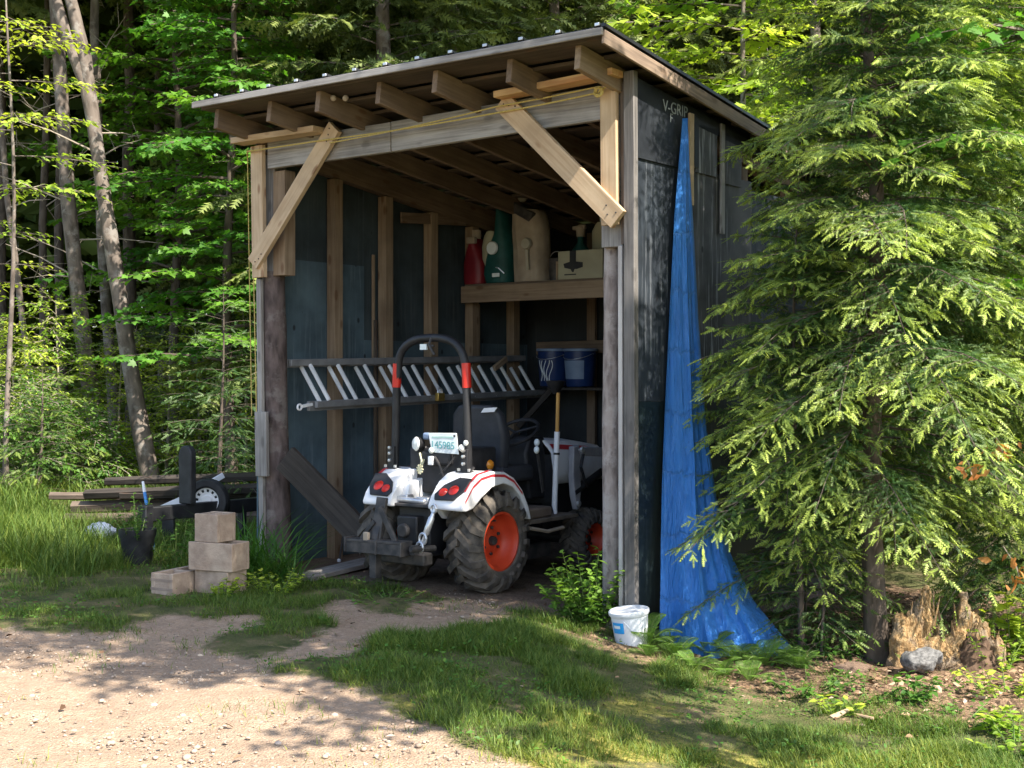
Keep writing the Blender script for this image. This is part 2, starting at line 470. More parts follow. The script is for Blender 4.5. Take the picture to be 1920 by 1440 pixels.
def panel_mat(name, base, dark, pale, amt, rough=.7):
    """weathered sheet: vertical streaks of pale wear"""
    m, nt, out = new_mat(name); k = N(nt)
    g = k.n('ShaderNodeTexCoord').outputs['Object']
    st = k.noise(k.map(g, (24, 24, 1.3)), 1.3, 5, .65, .3); bl = k.noise(g, 2.3, 5)
    col = k.ramp(bl, [(.35, dark), (.65, base)])
    f = k.math('MULTIPLY', k.ramp(st, [(.52, 0), (.68, 1)]), k.ramp(k.noise(g, 1.7, 3), [(.38, 0), (.62, amt)]))
    col = k.mix(f, col, pale)
    kn = k.vor(k.map(g, (5, 5, 3.2)), 1.0)
    col = k.mix(k.ramp(kn, [(.05, .8), (.09, 0)]), col, (.012, .012, .013))
    k.bsdf(col, rough, 0, k.bump(st, .15, .003), out, .3)
    return m
M['side'] = panel_mat('weathered_dark_plywood', (.035, .044, .056), (.016, .02, .026), (.26, .28, .31), .75, .6)
M['sidelow'] = panel_mat('dark_green_sheet', (.017, .03, .034), (.009, .015, .018), (.10, .13, .14), .35, .5)
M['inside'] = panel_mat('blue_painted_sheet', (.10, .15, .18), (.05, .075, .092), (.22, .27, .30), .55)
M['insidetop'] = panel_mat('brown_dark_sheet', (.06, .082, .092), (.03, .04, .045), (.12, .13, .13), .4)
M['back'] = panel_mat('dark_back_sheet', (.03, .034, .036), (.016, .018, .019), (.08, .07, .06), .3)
M['peel'] = panel_mat('peeling_grey_sheet', (.12, .115, .115), (.04, .038, .038), (.42, .42, .43), .9)
# ------------------------------------------------------------------ ground
def inpoly(px, py, poly):
    ins = np.zeros(px.shape, bool); j = len(poly) - 1
    for i in range(len(poly)):
        xi, yi = poly[i]; xj, yj = poly[j]
        if yi != yj:
            c = ((yi > py) != (yj > py)) & (px < (xj - xi) * (py - yi) / (yj - yi) + xi)
            ins ^= c
        j = i
    return ins
DRIVE = [(-900, 1172), (-300, 1176), (0, 1180), (250, 1188), (350, 1172), (440, 1154), (505, 1158), (480, 1178), (400, 1190), (385, 1212), (480, 1222), (590, 1192), (640, 1180),
         (598, 1152), (600, 1136), (690, 1120), (870, 1100), (1040, 1082), (1030, 1120), (930, 1152), (800, 1186), (705, 1198), (672, 1214), (560, 1242), (560, 1266), (655, 1288),
         (700, 1322), (790, 1345), (900, 1375), (1010, 1420), (1090, 1470), (1160, 1600), (1300, 2600), (-4000, 2600), (-4000, 1172)]
def drive_mask(x, y):
    yy = np.maximum(y, .4)
    px = CX + F * x / yy; py = CY + F * (EYE - zg(x, y)) / yy
    w = fbm(x * 2.2, y * 2.2, 3, 6) - .5; w2 = fbm(x * 2.2, y * 2.2, 9, 6) - .5
    m = inpoly(px + w * 240, py + w2 * 75, DRIVE)
    m &= ~inpoly(px + w * 80, py + w2 * 30, [(668, 1122), (700, 1104), (850, 1098), (840, 1120), (760, 1150), (690, 1148)])
    return m.astype(float)
def floor_mask(x, y):
    dx = x - CORN[0]; dy = y - CORN[1]
    u = dx * UX + dy * UY; v = dx * VX + dy * VY
    n = (fbm(x * 3, y * 3, 5) - .5) * .3
    return ((u > .05) & (u < 3.4) & (v > -.05 + n) & (v < 3.7)).astype(float)
def litter_mask(x, y):
    d = np.hypot((x - 2.5) / .95, (y - 7.15) / .85)
    e = np.hypot((x - 2.3) / 2.5, (y - 9) / 2.2)
    return np.maximum(smooth(1.25, .65, d + (fbm(x * 3, y * 3, 21) - .5) * .9) * (.35 + .65 * smooth(6.3, 7.0, y)), smooth(1.1, .7, e) * .9)
def moss_mask(x, y):
    a = smooth(6.9, 6.1, y + (fbm(x * 1.5, y * 1.5, 31) - .5) * 1.6)
    return a * smooth(.40, .62, fbm(x * 2.6 + 4, y * 2.6, 41, 5)) * .9
def build_ground():
    xs = np.concatenate([[-160, -110, -75, -50, -34, -24, -18, -14, -11, -9], np.arange(-7.5, 5.01, .055), [6, 7.5, 9.5, 12, 15, 19, 26, 36, 52, 80, 120, 160]])
    ys = np.concatenate([[-40, -25, -15, -8, -4, -1, 1, 2.2, 3.2], np.arange(4, 13.01, .055), np.arange(13.3, 22, .3), [23, 25, 28, 32, 38, 46, 58, 76, 100, 140, 190]])
    X, Y = np.meshgrid(xs, ys)
    dm = drive_mask(X, Y); fm = floor_mask(X, Y); lm = litter_mask(X, Y); mm = moss_mask(X, Y)
    def blur(a):
        p = np.pad(a, 1, mode='edge'); return sum(p[i:i + a.shape[0], j:j + a.shape[1]] for i in range(3) for j in range(3)) / 9
    dm = blur(blur(dm)); fm = blur(blur(fm))
    Z = zg(X, Y) + (fbm(X * 1.1, Y * 1.1, 1) - .5) * .05 * (1 - fm) + (fbm(X * 5, Y * 5, 2) - .5) * .035 + lm * .05 * fbm(X * 7, Y * 7, 8)
    Z -= dm * .015
    me = bpy.data.meshes.new('ground')
    nx, ny = len(xs), len(ys); n = nx * ny
    me.vertices.add(n); me.vertices.foreach_set('co', np.stack([X, Y, Z], -1).astype(np.float32).ravel())
    idx = np.arange(n).reshape(ny, nx)
    q = np.stack([idx[:-1, :-1], idx[:-1, 1:], idx[1:, 1:], idx[1:, :-1]], -1).reshape(-1, 4)
    me.loops.add(q.size); me.loops.foreach_set('vertex_index', q.ravel().astype(np.int32))
    me.polygons.add(len(q)); me.polygons.foreach_set('loop_start', np.arange(0, q.size, 4, dtype=np.int32))
    for nm, a in (('drive', dm), ('floor', fm), ('litter', lm), ('moss', mm)):
        t = me.attributes.new(nm, 'FLOAT', 'POINT'); t.data.foreach_set('value', a.astype(np.float32).ravel())
    me.update(calc_edges=True)
    me.polygons.foreach_set('use_smooth', [True] * len(q))
    m, nt, out = new_mat('yard_ground'); k = N(nt)
    g = k.n('ShaderNodeTexCoord').outputs['Object']
    fine = k.noise(g, 60, 5, .7); mid = k.noise(g, 9, 5, .6); big = k.noise(g, 1.6, 4); peb = k.vor(g, 85)
    gravel = k.ramp(k.math('ADD', k.math('MULTIPLY', fine, .6), k.math('MULTIPLY', mid, .4)), [(.33, (.25, .17, .115)), (.5, (.39, .275, .185)), (.68, (.50, .37, .26))])
    gravel = k.mix(k.ramp(big, [(.42, 0), (.66, .6)]), gravel, (.32, .22, .15))
    gravel = k.mix(k.ramp(k.vor(g, 42, out='Color'), [(.6, 0), (.95, .5)]), gravel, (.56, .43, .33))
    gravel = k.mix(k.ramp(peb, [(.25, 0), (.6, .4)]), gravel, (.22, .17, .13))
    soil = k.ramp(k.noise(g, 4, 6, .65), [(.35, (.05, .065, .022)), (.52, (.10, .10, .04)), (.68, (.19, .145, .085))])
    moss = k.ramp(k.noise(g, 22, 4), [(.35, (.14, .14, .035)), (.65, (.33, .28, .07))])
    litter = k.ramp(k.vor(g, 38, out='Color'), [(.1, (.06, .04, .026)), (.5, (.17, .11, .07)), (.9, (.33, .22, .14))])
    dirt = k.ramp(k.math('ADD', k.math('MULTIPLY', mid, .5), k.math('MULTIPLY', fine, .5)), [(.35, (.10, .07, .05)), (.65, (.26, .19, .14))])
    jit = k.math('SUBTRACT', k.noise(g, 7, 8, .75), .5)
    def edge(a, lo=.30, hi=.70, j=2.2):
        return k.ramp(k.math('ADD', k.attr(a, 'Fac'), k.math('MULTIPLY', jit, j)), [(lo, 0), (hi, 1)])
    col = k.mix(edge('moss'), soil, moss)
    col = k.mix(edge('litter'), col, litter)
    col = k.mix(edge('drive'), col, gravel)
    col = k.mix(edge('floor'), col, dirt)
    h = k.math('ADD', k.math('MULTIPLY', fine, .6), k.math('MULTIPLY', peb, -.7))
    k.bsdf(col, .95, 0, k.bump(h, .9, .012), out, .15)
    me.materials.append(m)
    props(link('ground', me), kind='structure')
build_ground()

def scatter_xy(n, x0, x1, y0, y1): return rng.uniform(x0, x1, n), rng.uniform(y0, y1, n)
def inview(x, y, mg=.16): return np.abs(x / y) < (960 / 2500 + mg)

# grass: one object, nobody could count the blades
def build_grass():
    P = []; D = []; NN = []; S = []; Wd = []; T = []; K = []
    def patch(n, x0, x1, y0, y1, hmin, hmax, dens, width=.0036, yellow=0.15, lean=.8):
        x, y = scatter_xy(n, x0, x1, y0, y1)
        d = dens(x, y)
        tuft = fbm(x * 3.0, y * 3.0, 77)
        keep = (rng.random(n) < d * (0.25 + 1.3 * smooth(.35, .62, tuft))) & inview(x, y)
        x, y, tuft = x[keep], y[keep], tuft[keep]; m = len(x)
        P.append(np.stack([x, y, zg(x, y) - .012], -1))
        a = rng.uniform(0, 2 * PI, m); l = rng.uniform(.05, lean, m)
        D.append(np.stack([np.cos(a) * l, np.sin(a) * l, np.ones(m)], -1))
        NN.append(np.stack([np.cos(a), np.sin(a), np.zeros(m) + .05], -1))
        h = rng.uniform(hmin, hmax, m) * (.55 + .8 * smooth(.3, .65, tuft))
        S.append(h); Wd.append(width * rng.uniform(.7, 1.4, m))
        T.append(np.clip(rng.beta(1.3, 4, m) * .8 + yellow * moss_mask(x, y) * rng.random(m) * 3 + .12 * fbm(x * .8, y * .8, 51), 0, 1))
    nodrive = lambda x, y: (1 - drive_mask(x, y)) * (1 - floor_mask(x, y)) * (1 - .55 * smooth(.2, .7, litter_mask(x, y)))
    def nodrive_soft(x, y):
        return sum((1 - drive_mask(x + a, y + b)) for a, b in ((.12, 0), (-.12, 0), (0, .15), (0, -.15), (.3, 0), (-.3, 0))) / 6 * (1 - floor_mask(x, y))
    near = lambda x, y: nodrive(x, y) * (1 - .55 * moss_mask(x, y))
    patch(110000, -1.2, 2.4, 4.9, 8.6, .025, .075, near)
    patch(60000, -1.0, 1.0, 6.4, 8.3, .035, .09, lambda x, y: nodrive(x, y) * smooth(6.3, 7.0, y) * smooth(-1.0, -.4, x))
    patch(80000, -4.6, -.2, 7.6, 10.4, .03, .08, lambda x, y: nodrive(x, y) * .9)
    patch(60000, -5.5, -1.5, 9.0, 13.5, .08, .2, lambda x, y: nodrive(x, y) * smooth(9.0, 10.2, y), .0045)
    patch(24000, -6.5, -2.8, 9.6, 16.5, .14, .34, lambda x, y: nodrive(x, y) * smooth(.45, .6, fbm(x * .9, y * .9, 61)) * smooth(-2.9, -3.5, x + (y - 10) * .1), .007, .0, .5)
    patch(20000, -9, -2, 14, 20, .15, .4, lambda x, y: np.ones_like(x) * .7, .008, .3, .6)
    patch(5000, -2.4, 1.0, 4.8, 8.4, .02, .05, lambda x, y: drive_mask(x, y) * smooth(.56, .66, fbm(x * 1.7, y * 1.7, 88)), .003, .5)
    patch(14000, 1.2, 4.2, 5.2, 7.0, .03, .09, lambda x, y: nodrive(x, y) + .12)
    patch(50000, -4.6, 1.3, 5.2, 9.6, .015, .055, lambda x, y: smooth(.02, .5, nodrive_soft(x, y)) * smooth(.44, .6, fbm(x * 4, y * 4, 99)), .003, .3)
    patch(60000, .7, 3.0, 5.2, 7.7, .02, .075, lambda x, y: nodrive(x, y) * .6 + .4 * smooth(7.1, 6.5, y), .004, .3)
    P, D, NN, S, Wd, T = [np.concatenate(a) for a in (P, D, NN, S, Wd, T)]
    k = rng.integers(0, 3, len(P))
    me = card_mesh('grass', *BLADES[1], P, D, NN, S, T, M['grass'], None, Wd)
    props(link('grass', me), kind='stuff', label='green grass and yellowing moss around the driveway and shed')
build_grass()

def build_cover():
    """clover, plantain and other flat little leaves in the lawn"""
    x, y = scatter_xy(42000, -4.8, 3.0, 5.0, 10.5)
    k = (rng.random(len(x)) < (1 - drive_mask(x, y)) * (1 - floor_mask(x, y)) * smooth(.46, .62, fbm(x * 1.9, y * 1.9, 66)) * .8) & inview(x, y)
    x, y = x[k], y[k]; n = len(x); a = rng.uniform(0, 2 * PI, n)
    P = np.stack([x, y, zg(x, y) + rng.uniform(.0, .05, n)], -1)
    D = np.stack([np.cos(a), np.sin(a), rng.uniform(-.1, .7, n)], -1); NN = nrm_up(n)
    me = card_mesh('ground_cover', *LEAF, P, D, NN, rng.uniform(.012, .034, n), np.clip(rng.beta(1.5, 3, n), 0, 1), M['weed'])
    props(link('ground_cover', me), kind='stuff', label='small flat weeds and clover growing through the lawn')
def nrm_up(n): return np.stack([rng.normal(0, .4, n), rng.normal(0, .4, n), np.ones(n)], -1)
build_cover()

def build_stones():
    x, y = scatter_xy(26000, -5, 1.4, 4.8, 9.2)
    k = (rng.random(len(x)) < drive_mask(x, y) * (.25 + .75 * smooth(.4, .6, fbm(x * 2, y * 2, 13)))) & inview(x, y); x, y = x[k], y[k]; n = len(x)
    P = np.stack([x, y, zg(x, y) - .016], -1); a = rng.uniform(0, 2 * PI, n)
    D = np.stack([np.cos(a), np.sin(a), rng.uniform(-.2, .2, n)], -1); NN = np.tile([0, 0, 1.0], (n, 1))
    S = np.exp(rng.normal(math.log(.0036), .6, n)); S = np.clip(S, .0018, .019)
    m, nt, out = new_mat('driveway_pebbles'); kk = N(nt); geo = kk.n('ShaderNodeNewGeometry')
    kk.bsdf(kk.ramp(geo.outputs['Random Per Island'], [(0, (.18, .14, .11)), (.4, (.36, .29, .225)), (.9, (.42, .32, .24)), (1, (.47, .39, .33))]), .9, 0, None, out, .2)
    me = card_mesh('gravel', *rock_t(4), P, D, NN, S, rng.random(n), m)
    props(link('gravel', me), kind='stuff', label='loose tan pebbles on the driveway')
build_stones()

def build_litter():
    n = 9000
    x, y = scatter_xy(n, .9, 4.6, 5.4, 10.5)
    k = (rng.random(n) < litter_mask(x, y)) & inview(x, y); x, y = x[k], y[k]
    x2, y2 = scatter_xy(1500, -5, 2.5, 5.2, 10.5); k = (rng.random(1500) < .35) & inview(x2, y2); x = np.concatenate([x, x2[k]]); y = np.concatenate([y, y2[k]])
    n = len(x); a = rng.uniform(0, 2 * PI, n)
    P = np.stack([x, y, zg(x, y) + rng.uniform(.002, .05, n) * np.clip(litter_mask(x, y), .15, 1)], -1)
    D = np.stack([np.cos(a), np.sin(a), rng.uniform(-.35, .35, n)], -1)
    NN = np.stack([rng.normal(0, .4, n), rng.normal(0, .4, n), np.ones(n)], -1)
    m, nt, out = new_mat('dead_leaf_litter'); kk = N(nt); geo = kk.n('ShaderNodeNewGeometry')
    kk.bsdf(kk.ramp(geo.outputs['Random Per Island'], [(0, (.07, .04, .025)), (.45, (.2, .12, .07)), (.8, (.36, .24, .15)), (1, (.5, .4, .3))]), .9, 0, None, out, .1)
    me = card_mesh('leaf_litter', *LEAF, P, D, NN, rng.uniform(.018, .055, n), rng.random(n), m)
    props(link('leaf_litter', me), kind='stuff', label='brown dead leaves and bark crumbs around the rotten stump')
build_litter()
# ------------------------------------------------------------------ the shed (local x = -u, y = depth, z up)
SHW, SHD = 3.39, 3.55
def roofz(v): return 3.43 - .129 * v             # top of the roof deck
shed = thing('pole_shed', 'open fronted lean-to shed of dark sheeting, raw lumber and bark covered log posts', 'shed', (CORN[0], CORN[1], 0), ROT)
def zgl(u, v):
    w = W(u, v); return float(zg(w.x, w.y))
# --- walls
def wallpanel(name, mat, u0, v0, u1, v1, z0, z1, th=.012, z1b=None):
    z1b = z1 if z1b is None else z1b
    a = Vector((-u0, v0, 0)); b = Vector((-u1, v1, 0)); d = (b - a).normalized(); nrm = Vector((-d.y, d.x, 0)) * th
    mb = MB(); mb.prism([a + Vector((0, 0, z0)), b + Vector((0, 0, z0)), b + Vector((0, 0, z1b)), a + Vector((0, 0, z1))], nrm)
    return mb.build(name, mat, shed, False)
# right side, outside sheets (butted, the felt lapped 6 mm proud)
wallpanel('wall', M['side'], 0, .03, 0, .62, 1.325, 2.86, .012)
wallpanel('wall', M['peel'], 0, .622, 0, 1.6, 1.325, 2.86, .012)
wallpanel('wall', M['side'], 0, 1.602, 0, SHD, 1.325, 2.80, .012)
wallpanel('wall', M['sidelow'], 0, .03, 0, SHD, -.14, 1.323, .012, 1.323)
wallpanel('felt_sheet', M['felt'], -.014, .03, -.014, .63, 2.83, 3.32, .006, roofz(.63) - .09)
wallpanel('felt_sheet', M['felt'], -.014, .632, -.014, SHD, 3.15, roofz(.632) - .09, .006, roofz(SHD) - .09)
wallpanel('felt_sheet', M['peel'], -.013, .76, -.013, 1.06, 2.83, 3.147, .004, 3.147)
wallpanel('felt_sheet', M['felt'], -.0165, .74, -.0165, .80, 2.86, 3.147, .003, 3.147)
wallpanel('felt_sheet', M['peel'], -.013, 1.18, -.013, 1.42, 2.80, 3.12, .004, 3.12)
mb = MB()
mb.text('V-GRIP', .105, SP(1243, 207, -.023), (0, 1, 0), (0, 0, 1))
mb.text('F', .085, SP(1256, 229, -.023), (0, 1, 0), (0, 0, 1))
mb.build('lettering', mottled('faded_print', (.20, .23, .24), (.42, .44, .45), 14, .8), shed, False)
# battens outside
mb = MB(); mb.beam((.028, .668, 2.6), (.028, .672, 3.20), .055, .018, up=(1, 0, 0)); mb.build('batten', M['lumber'], shed, bevel=.002)
mb = MB(); mb.beam((.022, 1.115, 2.45), (.022, 1.12, 3.2), .05, .016, up=(1, 0, 0)); mb.build('batten', M['grey'], shed, bevel=.002)
# left side and back
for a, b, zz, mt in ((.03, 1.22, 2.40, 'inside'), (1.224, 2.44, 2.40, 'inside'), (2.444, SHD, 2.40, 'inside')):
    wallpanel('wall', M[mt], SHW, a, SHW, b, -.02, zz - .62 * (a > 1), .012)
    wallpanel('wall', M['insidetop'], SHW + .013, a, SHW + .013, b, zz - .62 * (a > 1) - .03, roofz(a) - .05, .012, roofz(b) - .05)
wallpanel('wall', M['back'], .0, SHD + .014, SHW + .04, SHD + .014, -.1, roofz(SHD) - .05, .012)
# sill logs under the right wall
mb = MB(); mb.tube([(.02, 1.2, -.24), (.03, 2.4, -.22), (.0, 3.6, -.2)], [.085, .09, .08], 12); mb.build('sill_log', M['bark'], shed)
mb = MB(); mb.tube([(-.02, .1, -.19), (.0, 1.19, -.2)], [.07, .08], 12); mb.build('sill_log', M['bark'], shed)
# --- framing inside
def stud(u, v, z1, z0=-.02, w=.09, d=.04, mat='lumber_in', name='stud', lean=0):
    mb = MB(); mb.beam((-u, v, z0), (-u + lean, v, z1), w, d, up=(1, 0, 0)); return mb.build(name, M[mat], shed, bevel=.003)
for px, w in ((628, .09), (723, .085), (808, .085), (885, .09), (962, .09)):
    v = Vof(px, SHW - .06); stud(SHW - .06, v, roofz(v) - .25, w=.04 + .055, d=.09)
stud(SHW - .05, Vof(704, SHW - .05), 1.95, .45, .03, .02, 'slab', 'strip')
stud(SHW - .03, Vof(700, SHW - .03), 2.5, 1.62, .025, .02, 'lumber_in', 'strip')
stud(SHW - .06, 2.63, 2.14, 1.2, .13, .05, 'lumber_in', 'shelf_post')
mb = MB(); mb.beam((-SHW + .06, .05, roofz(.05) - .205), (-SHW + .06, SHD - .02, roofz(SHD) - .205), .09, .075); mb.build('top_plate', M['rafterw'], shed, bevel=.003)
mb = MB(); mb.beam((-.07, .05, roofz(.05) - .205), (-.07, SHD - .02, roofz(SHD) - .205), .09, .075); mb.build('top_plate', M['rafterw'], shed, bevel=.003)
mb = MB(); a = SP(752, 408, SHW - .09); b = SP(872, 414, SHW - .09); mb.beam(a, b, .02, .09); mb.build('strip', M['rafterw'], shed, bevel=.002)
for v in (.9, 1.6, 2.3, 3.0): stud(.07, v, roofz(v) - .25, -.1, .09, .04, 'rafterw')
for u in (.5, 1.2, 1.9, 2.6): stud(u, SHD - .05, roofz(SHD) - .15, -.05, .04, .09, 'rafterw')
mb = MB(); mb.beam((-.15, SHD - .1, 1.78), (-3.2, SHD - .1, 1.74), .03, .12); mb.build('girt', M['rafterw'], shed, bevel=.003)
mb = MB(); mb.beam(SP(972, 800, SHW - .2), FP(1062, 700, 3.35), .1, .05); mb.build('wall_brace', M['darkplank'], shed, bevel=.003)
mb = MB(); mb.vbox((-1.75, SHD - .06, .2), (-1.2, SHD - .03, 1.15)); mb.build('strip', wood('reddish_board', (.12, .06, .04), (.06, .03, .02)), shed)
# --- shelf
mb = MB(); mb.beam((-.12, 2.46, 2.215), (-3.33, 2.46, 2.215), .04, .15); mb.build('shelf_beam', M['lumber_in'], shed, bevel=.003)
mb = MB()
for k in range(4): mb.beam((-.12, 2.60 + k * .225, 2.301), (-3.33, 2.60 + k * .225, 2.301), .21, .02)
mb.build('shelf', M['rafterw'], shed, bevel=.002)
# --- posts in front
def log(pts, rs, mat, name='log_post'):
    mb = MB(); n = 14; P = []; Q = []
    for i in range(len(pts) - 1):
        for k in range(5):
            t = k / 5; P.append(pts[i].lerp(pts[i + 1], t)); Q.append((rs[i] * (1 - t) + rs[i + 1] * t) * random.uniform(.95, 1.05))
    P.append(pts[-1]); Q.append(rs[-1]); mb.tube(P, Q, n)
    return mb.build(name, M[mat], shed)
log([Vector((-3.262, .12, -.06)), Vector((-3.29, .12, 1.2)), Vector((-3.315, .12, 2.28))], [.112, .098, .088], 'bark')
log([Vector((-.222, .12, -.16)), Vector((-.232, .12, 1.2)), Vector((-.232, .12, 2.30))], [.07, .062, .05], 'barkr')
# left corner: dark upright block, pale board in front, weathered strips outside
mb = MB(); mb.vbox((-3.36, .07, 2.245), (-3.245, .19, 3.2)); mb.build('corner_post', M['grey'], shed, bevel=.003)
mb = MB(); mb.vbox((-3.243, .05, 2.245), (-3.045 - .07, .16, 3.04)); mb.build('corner_post', M['lumber_in'], shed, bevel=.003)
mb = MB(); mb.beam((-3.315, -.02, 2.23), (-3.335, -.02, 3.235), .125, .04, up=(0, 1, 0)); mb.build('corner_board', M['lumber'], shed, bevel=.003)
a = FP(487, 520, 0); b = FP(493, 1030, 0)
mb = MB(); mb.beam((a.x, .0, 2.22), (b.x, .0, .05), .05, .03, up=(0, 1, 0)); mb.build('corner_board', M['grey'], shed, bevel=.003)
a = FP(492, 772, -.03); b = FP(494, 893, -.03)
mb = MB(); mb.beam((a.x - .008, -.032, a.z), (b.x - .008, -.032, b.z), .125, .03, up=(0, 1, 0)); mb.build('corner_board', M['grey'], shed, bevel=.003)
# right corner
mb = MB(); mb.vbox((-.255, .03, 2.29), (-.098, .15, 3.25)); mb.build('corner_post', M['grey'], shed, bevel=.003)
a = FP(1147, 400, -.02); b = FP(1140, 165, -.02)
mb = MB(); mb.beam((-.155, -.02, 2.42), (-.165, -.02, 3.29), .115, .04, up=(0, 1, 0)); mb.build('corner_board', M['lumber'], shed, bevel=.003)
mb = MB(); mb.beam((-.012, .0, -.17), (-.022, .0, 3.36), .075, .05, up=(0, 1, 0)); mb.build('corner_board', M['greyd'], shed, bevel=.004)
mb = MB(); mb.beam((-.092, .012, -.12), (-.098, .012, 2.29), .03, .03, up=(0, 1, 0)); mb.build('corner_strip', wood('pale_grey_strip', (.60, .56, .52), (.34, .30, .28), knots=.3), shed, bevel=.003)
mb = MB(); mb.beam((-.075, .02, 2.3), (-.085, .02, 3.3), .04, .03, up=(0, 1, 0)); mb.build('corner_strip', M['slab'], shed, bevel=.003)
# header
mb = MB(); mb.beam((-3.25, .02, 3.16), (-2.0, .02, 3.166), .045, .208); mb.build('header_beam', M['grey'], shed, bevel=.004)
mb = MB(); mb.beam((-1.995, .024, 3.168), (-.22, .024, 3.195), .045, .212); mb.build('header_beam', M['grey'], shed, bevel=.004)
mb = MB(); mb.beam((-3.3, .085, 3.18), (-.2, .085, 3.2), .06, .18); mb.build('header_beam', M['rafterw'], shed, bevel=.004)
# knee braces
def nails(mb, a, b, w, y):
    d = (b - a).normalized(); n = Vector((-d.z, 0, d.x))
    for s_ in (.035, .075, .12):
        for e in (a + d * s_, b - d * s_):
            c = e + n * random.uniform(-w, w); mb.lathe([(0, .003), (.006, .002), (.006, -.004)], (c.x, y, c.z), (0, -1, 0), 8, 1)
mb = MB(); a, b = FP(942, 190, -.05), FP(1160, 412, -.05)
mb.beam(a, b, .04, .135, up=(0, 0, 1)); nails(mb, a, b, .05, -.072); mb.build('knee_brace', [M['lumber'], M['iron']], shed, bevel=.003)
mb = MB(); a, b = FP(629, 238, -.05), FP(476, 495, -.05)
mb.beam(a, b, .04, .125, up=(0, 0, 1)); nails(mb, a, b, .05, -.072); mb.build('knee_brace', [M['lumber'], M['iron']], shed, bevel=.003)
# flat cleats on top of the header
mb = MB(); a, b = FP(936, 180, -.1), FP(1158, 136, -.1); mb.beam(a, b, .13, .042); mb.build('cleat', wood('stained_cleat', (.62, .40, .19), (.42, .17, .07), knots=.5, grain=14), shed, bevel=.003)
mb = MB(); a, b = FP(445, 266, -.1), FP(600, 243, -.1); mb.beam(a, b, .14, .045); mb.build('cleat', M['lumber'], shed, bevel=.003)
# rafters with square ends
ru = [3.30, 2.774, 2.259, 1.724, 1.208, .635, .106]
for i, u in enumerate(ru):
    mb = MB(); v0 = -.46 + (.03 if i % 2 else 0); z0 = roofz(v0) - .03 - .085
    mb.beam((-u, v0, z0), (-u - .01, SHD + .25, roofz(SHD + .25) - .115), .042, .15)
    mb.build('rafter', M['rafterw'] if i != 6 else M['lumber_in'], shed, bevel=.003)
# --- roof
FR = -.55                                          # front edge
def rp(u, v, dz=0): return Vector((-u, v, roofz(v) + dz))
mb = MB()
for k in range(14):
    v0 = FR + .05 + k * .295; v1 = v0 + .285
    if v1 > SHD + .35: break
    mb.beam(rp(3.42, (v0 + v1) / 2, -.022), rp(-.10, (v0 + v1) / 2, -.022), v1 - v0, .022)
roof = None
deck = mb.build('roof_deck', M['sheath'], shed)
mb = MB(); L = SHD + .4 - FR; n = 0
prof = []; u = 3.44
pitch = 3.56 / 13
while u > -.13:
    prof += [(u, 0), (u - pitch * .80, 0), (u - pitch * .84, .024), (u - pitch * .95, .024)]
    u -= pitch
rows = [[rp(max(a, -.13), FR, h) for a, h in prof], [rp(max(a, -.13), SHD + .4, h) for a, h in prof]]
mb.loft(rows); roof = mb.build('roof', M['rooft'], shed, False, solid=.003)
deck.parent = roof
# bright steel pieces painting the sky-lit sides of the rib ends
u = 3.44
while u > -.13 + pitch * .5:
    c = rp(u - pitch * .91, FR - .008, .012); mb = MB(); mb.beam(c + Vector((-.015, 0, .0)), c + Vector((.015, 0, .0)), .012, .018); u -= pitch
    mb.build('rib_end_glint', M['steel'], roof, bevel=.002)
mb = MB(); mb.beam(rp(3.45, FR - .005, -.03), rp(-.13, FR - .005, -.03), .02, .045); mb.build('front_fascia', M['grey'], shed, bevel=.003)
mb = MB(); mb.beam(rp(-.125, FR + .01, -.055), rp(-.125, SHD + .38, -.055), .02, .082); mb.build('rake_board', wood('rake_lumber', (.34, .25, .18), (.11, .08, .062), knots=.4), shed, bevel=.003)
mb = MB(); mb.beam(rp(-.13, FR, .008), rp(-.13, SHD + .4, .008), .03, .02); mb.build('rake_trim', M['rooft'], roof)
for px in (625, 648):
    mb = MB(); mb.ball(FP(px, 184, -.35), .022, 6); mb.build('wasp_nest', M['canvas'], roof)

# ------------------------------------------------------------------ rope strung across the header
mb = MB()
def sag(a, b, s, n=12):
    return [a.lerp(b, i / n) - Vector((0, 0, s * 4 * (i / n) * (1 - i / n))) for i in range(n + 1)]
a0 = FP(478, 282, -.075); a1 = FP(612, 262, -.082); a2 = FP(940, 210, -.085); a3 = FP(1128, 172, -.08)
mb.tube(sag(a0, a1, .0) + sag(a1, a2, .01)[1:] + sag(a2, a3, .005)[1:], .0055, 6)
b1 = FP(618, 268, -.088); b2 = FP(930, 200, -.092); b3 = FP(1120, 163, -.09)
mb.tube(sag(b1, b2, .012) + sag(b2, b3, .004)[1:], .005, 6)
kc = FP(1122, 172, -.1)
for r_ in (.03, .022): mb.tube([kc + Vector((math.cos(t) * r_, random.uniform(-.01, .01), math.sin(t) * r_)) for t in np.linspace(0, 2 * PI, 12)], .008, 6)
mb.tube([kc, FP(1140, 160, -.08), FP(1155, 150, -.05)], .006, 6)
for px0, px1 in ((464, 472), (471, 481)):
    p0 = FP(px0, 280, -.02); p1 = FP(px1, 780, -.02); mb.tube(sag(p0, p1, .0, 8), .0042, 5)
mb.tube([a0, FP(464, 284, -.06), FP(464, 292, -.02)], .007, 6)
o = mb.build('rope', M['rope']); o.matrix_world = SHED
props(o, 'thin yellow rope strung along the shed header and hanging down its left corner', 'rope')

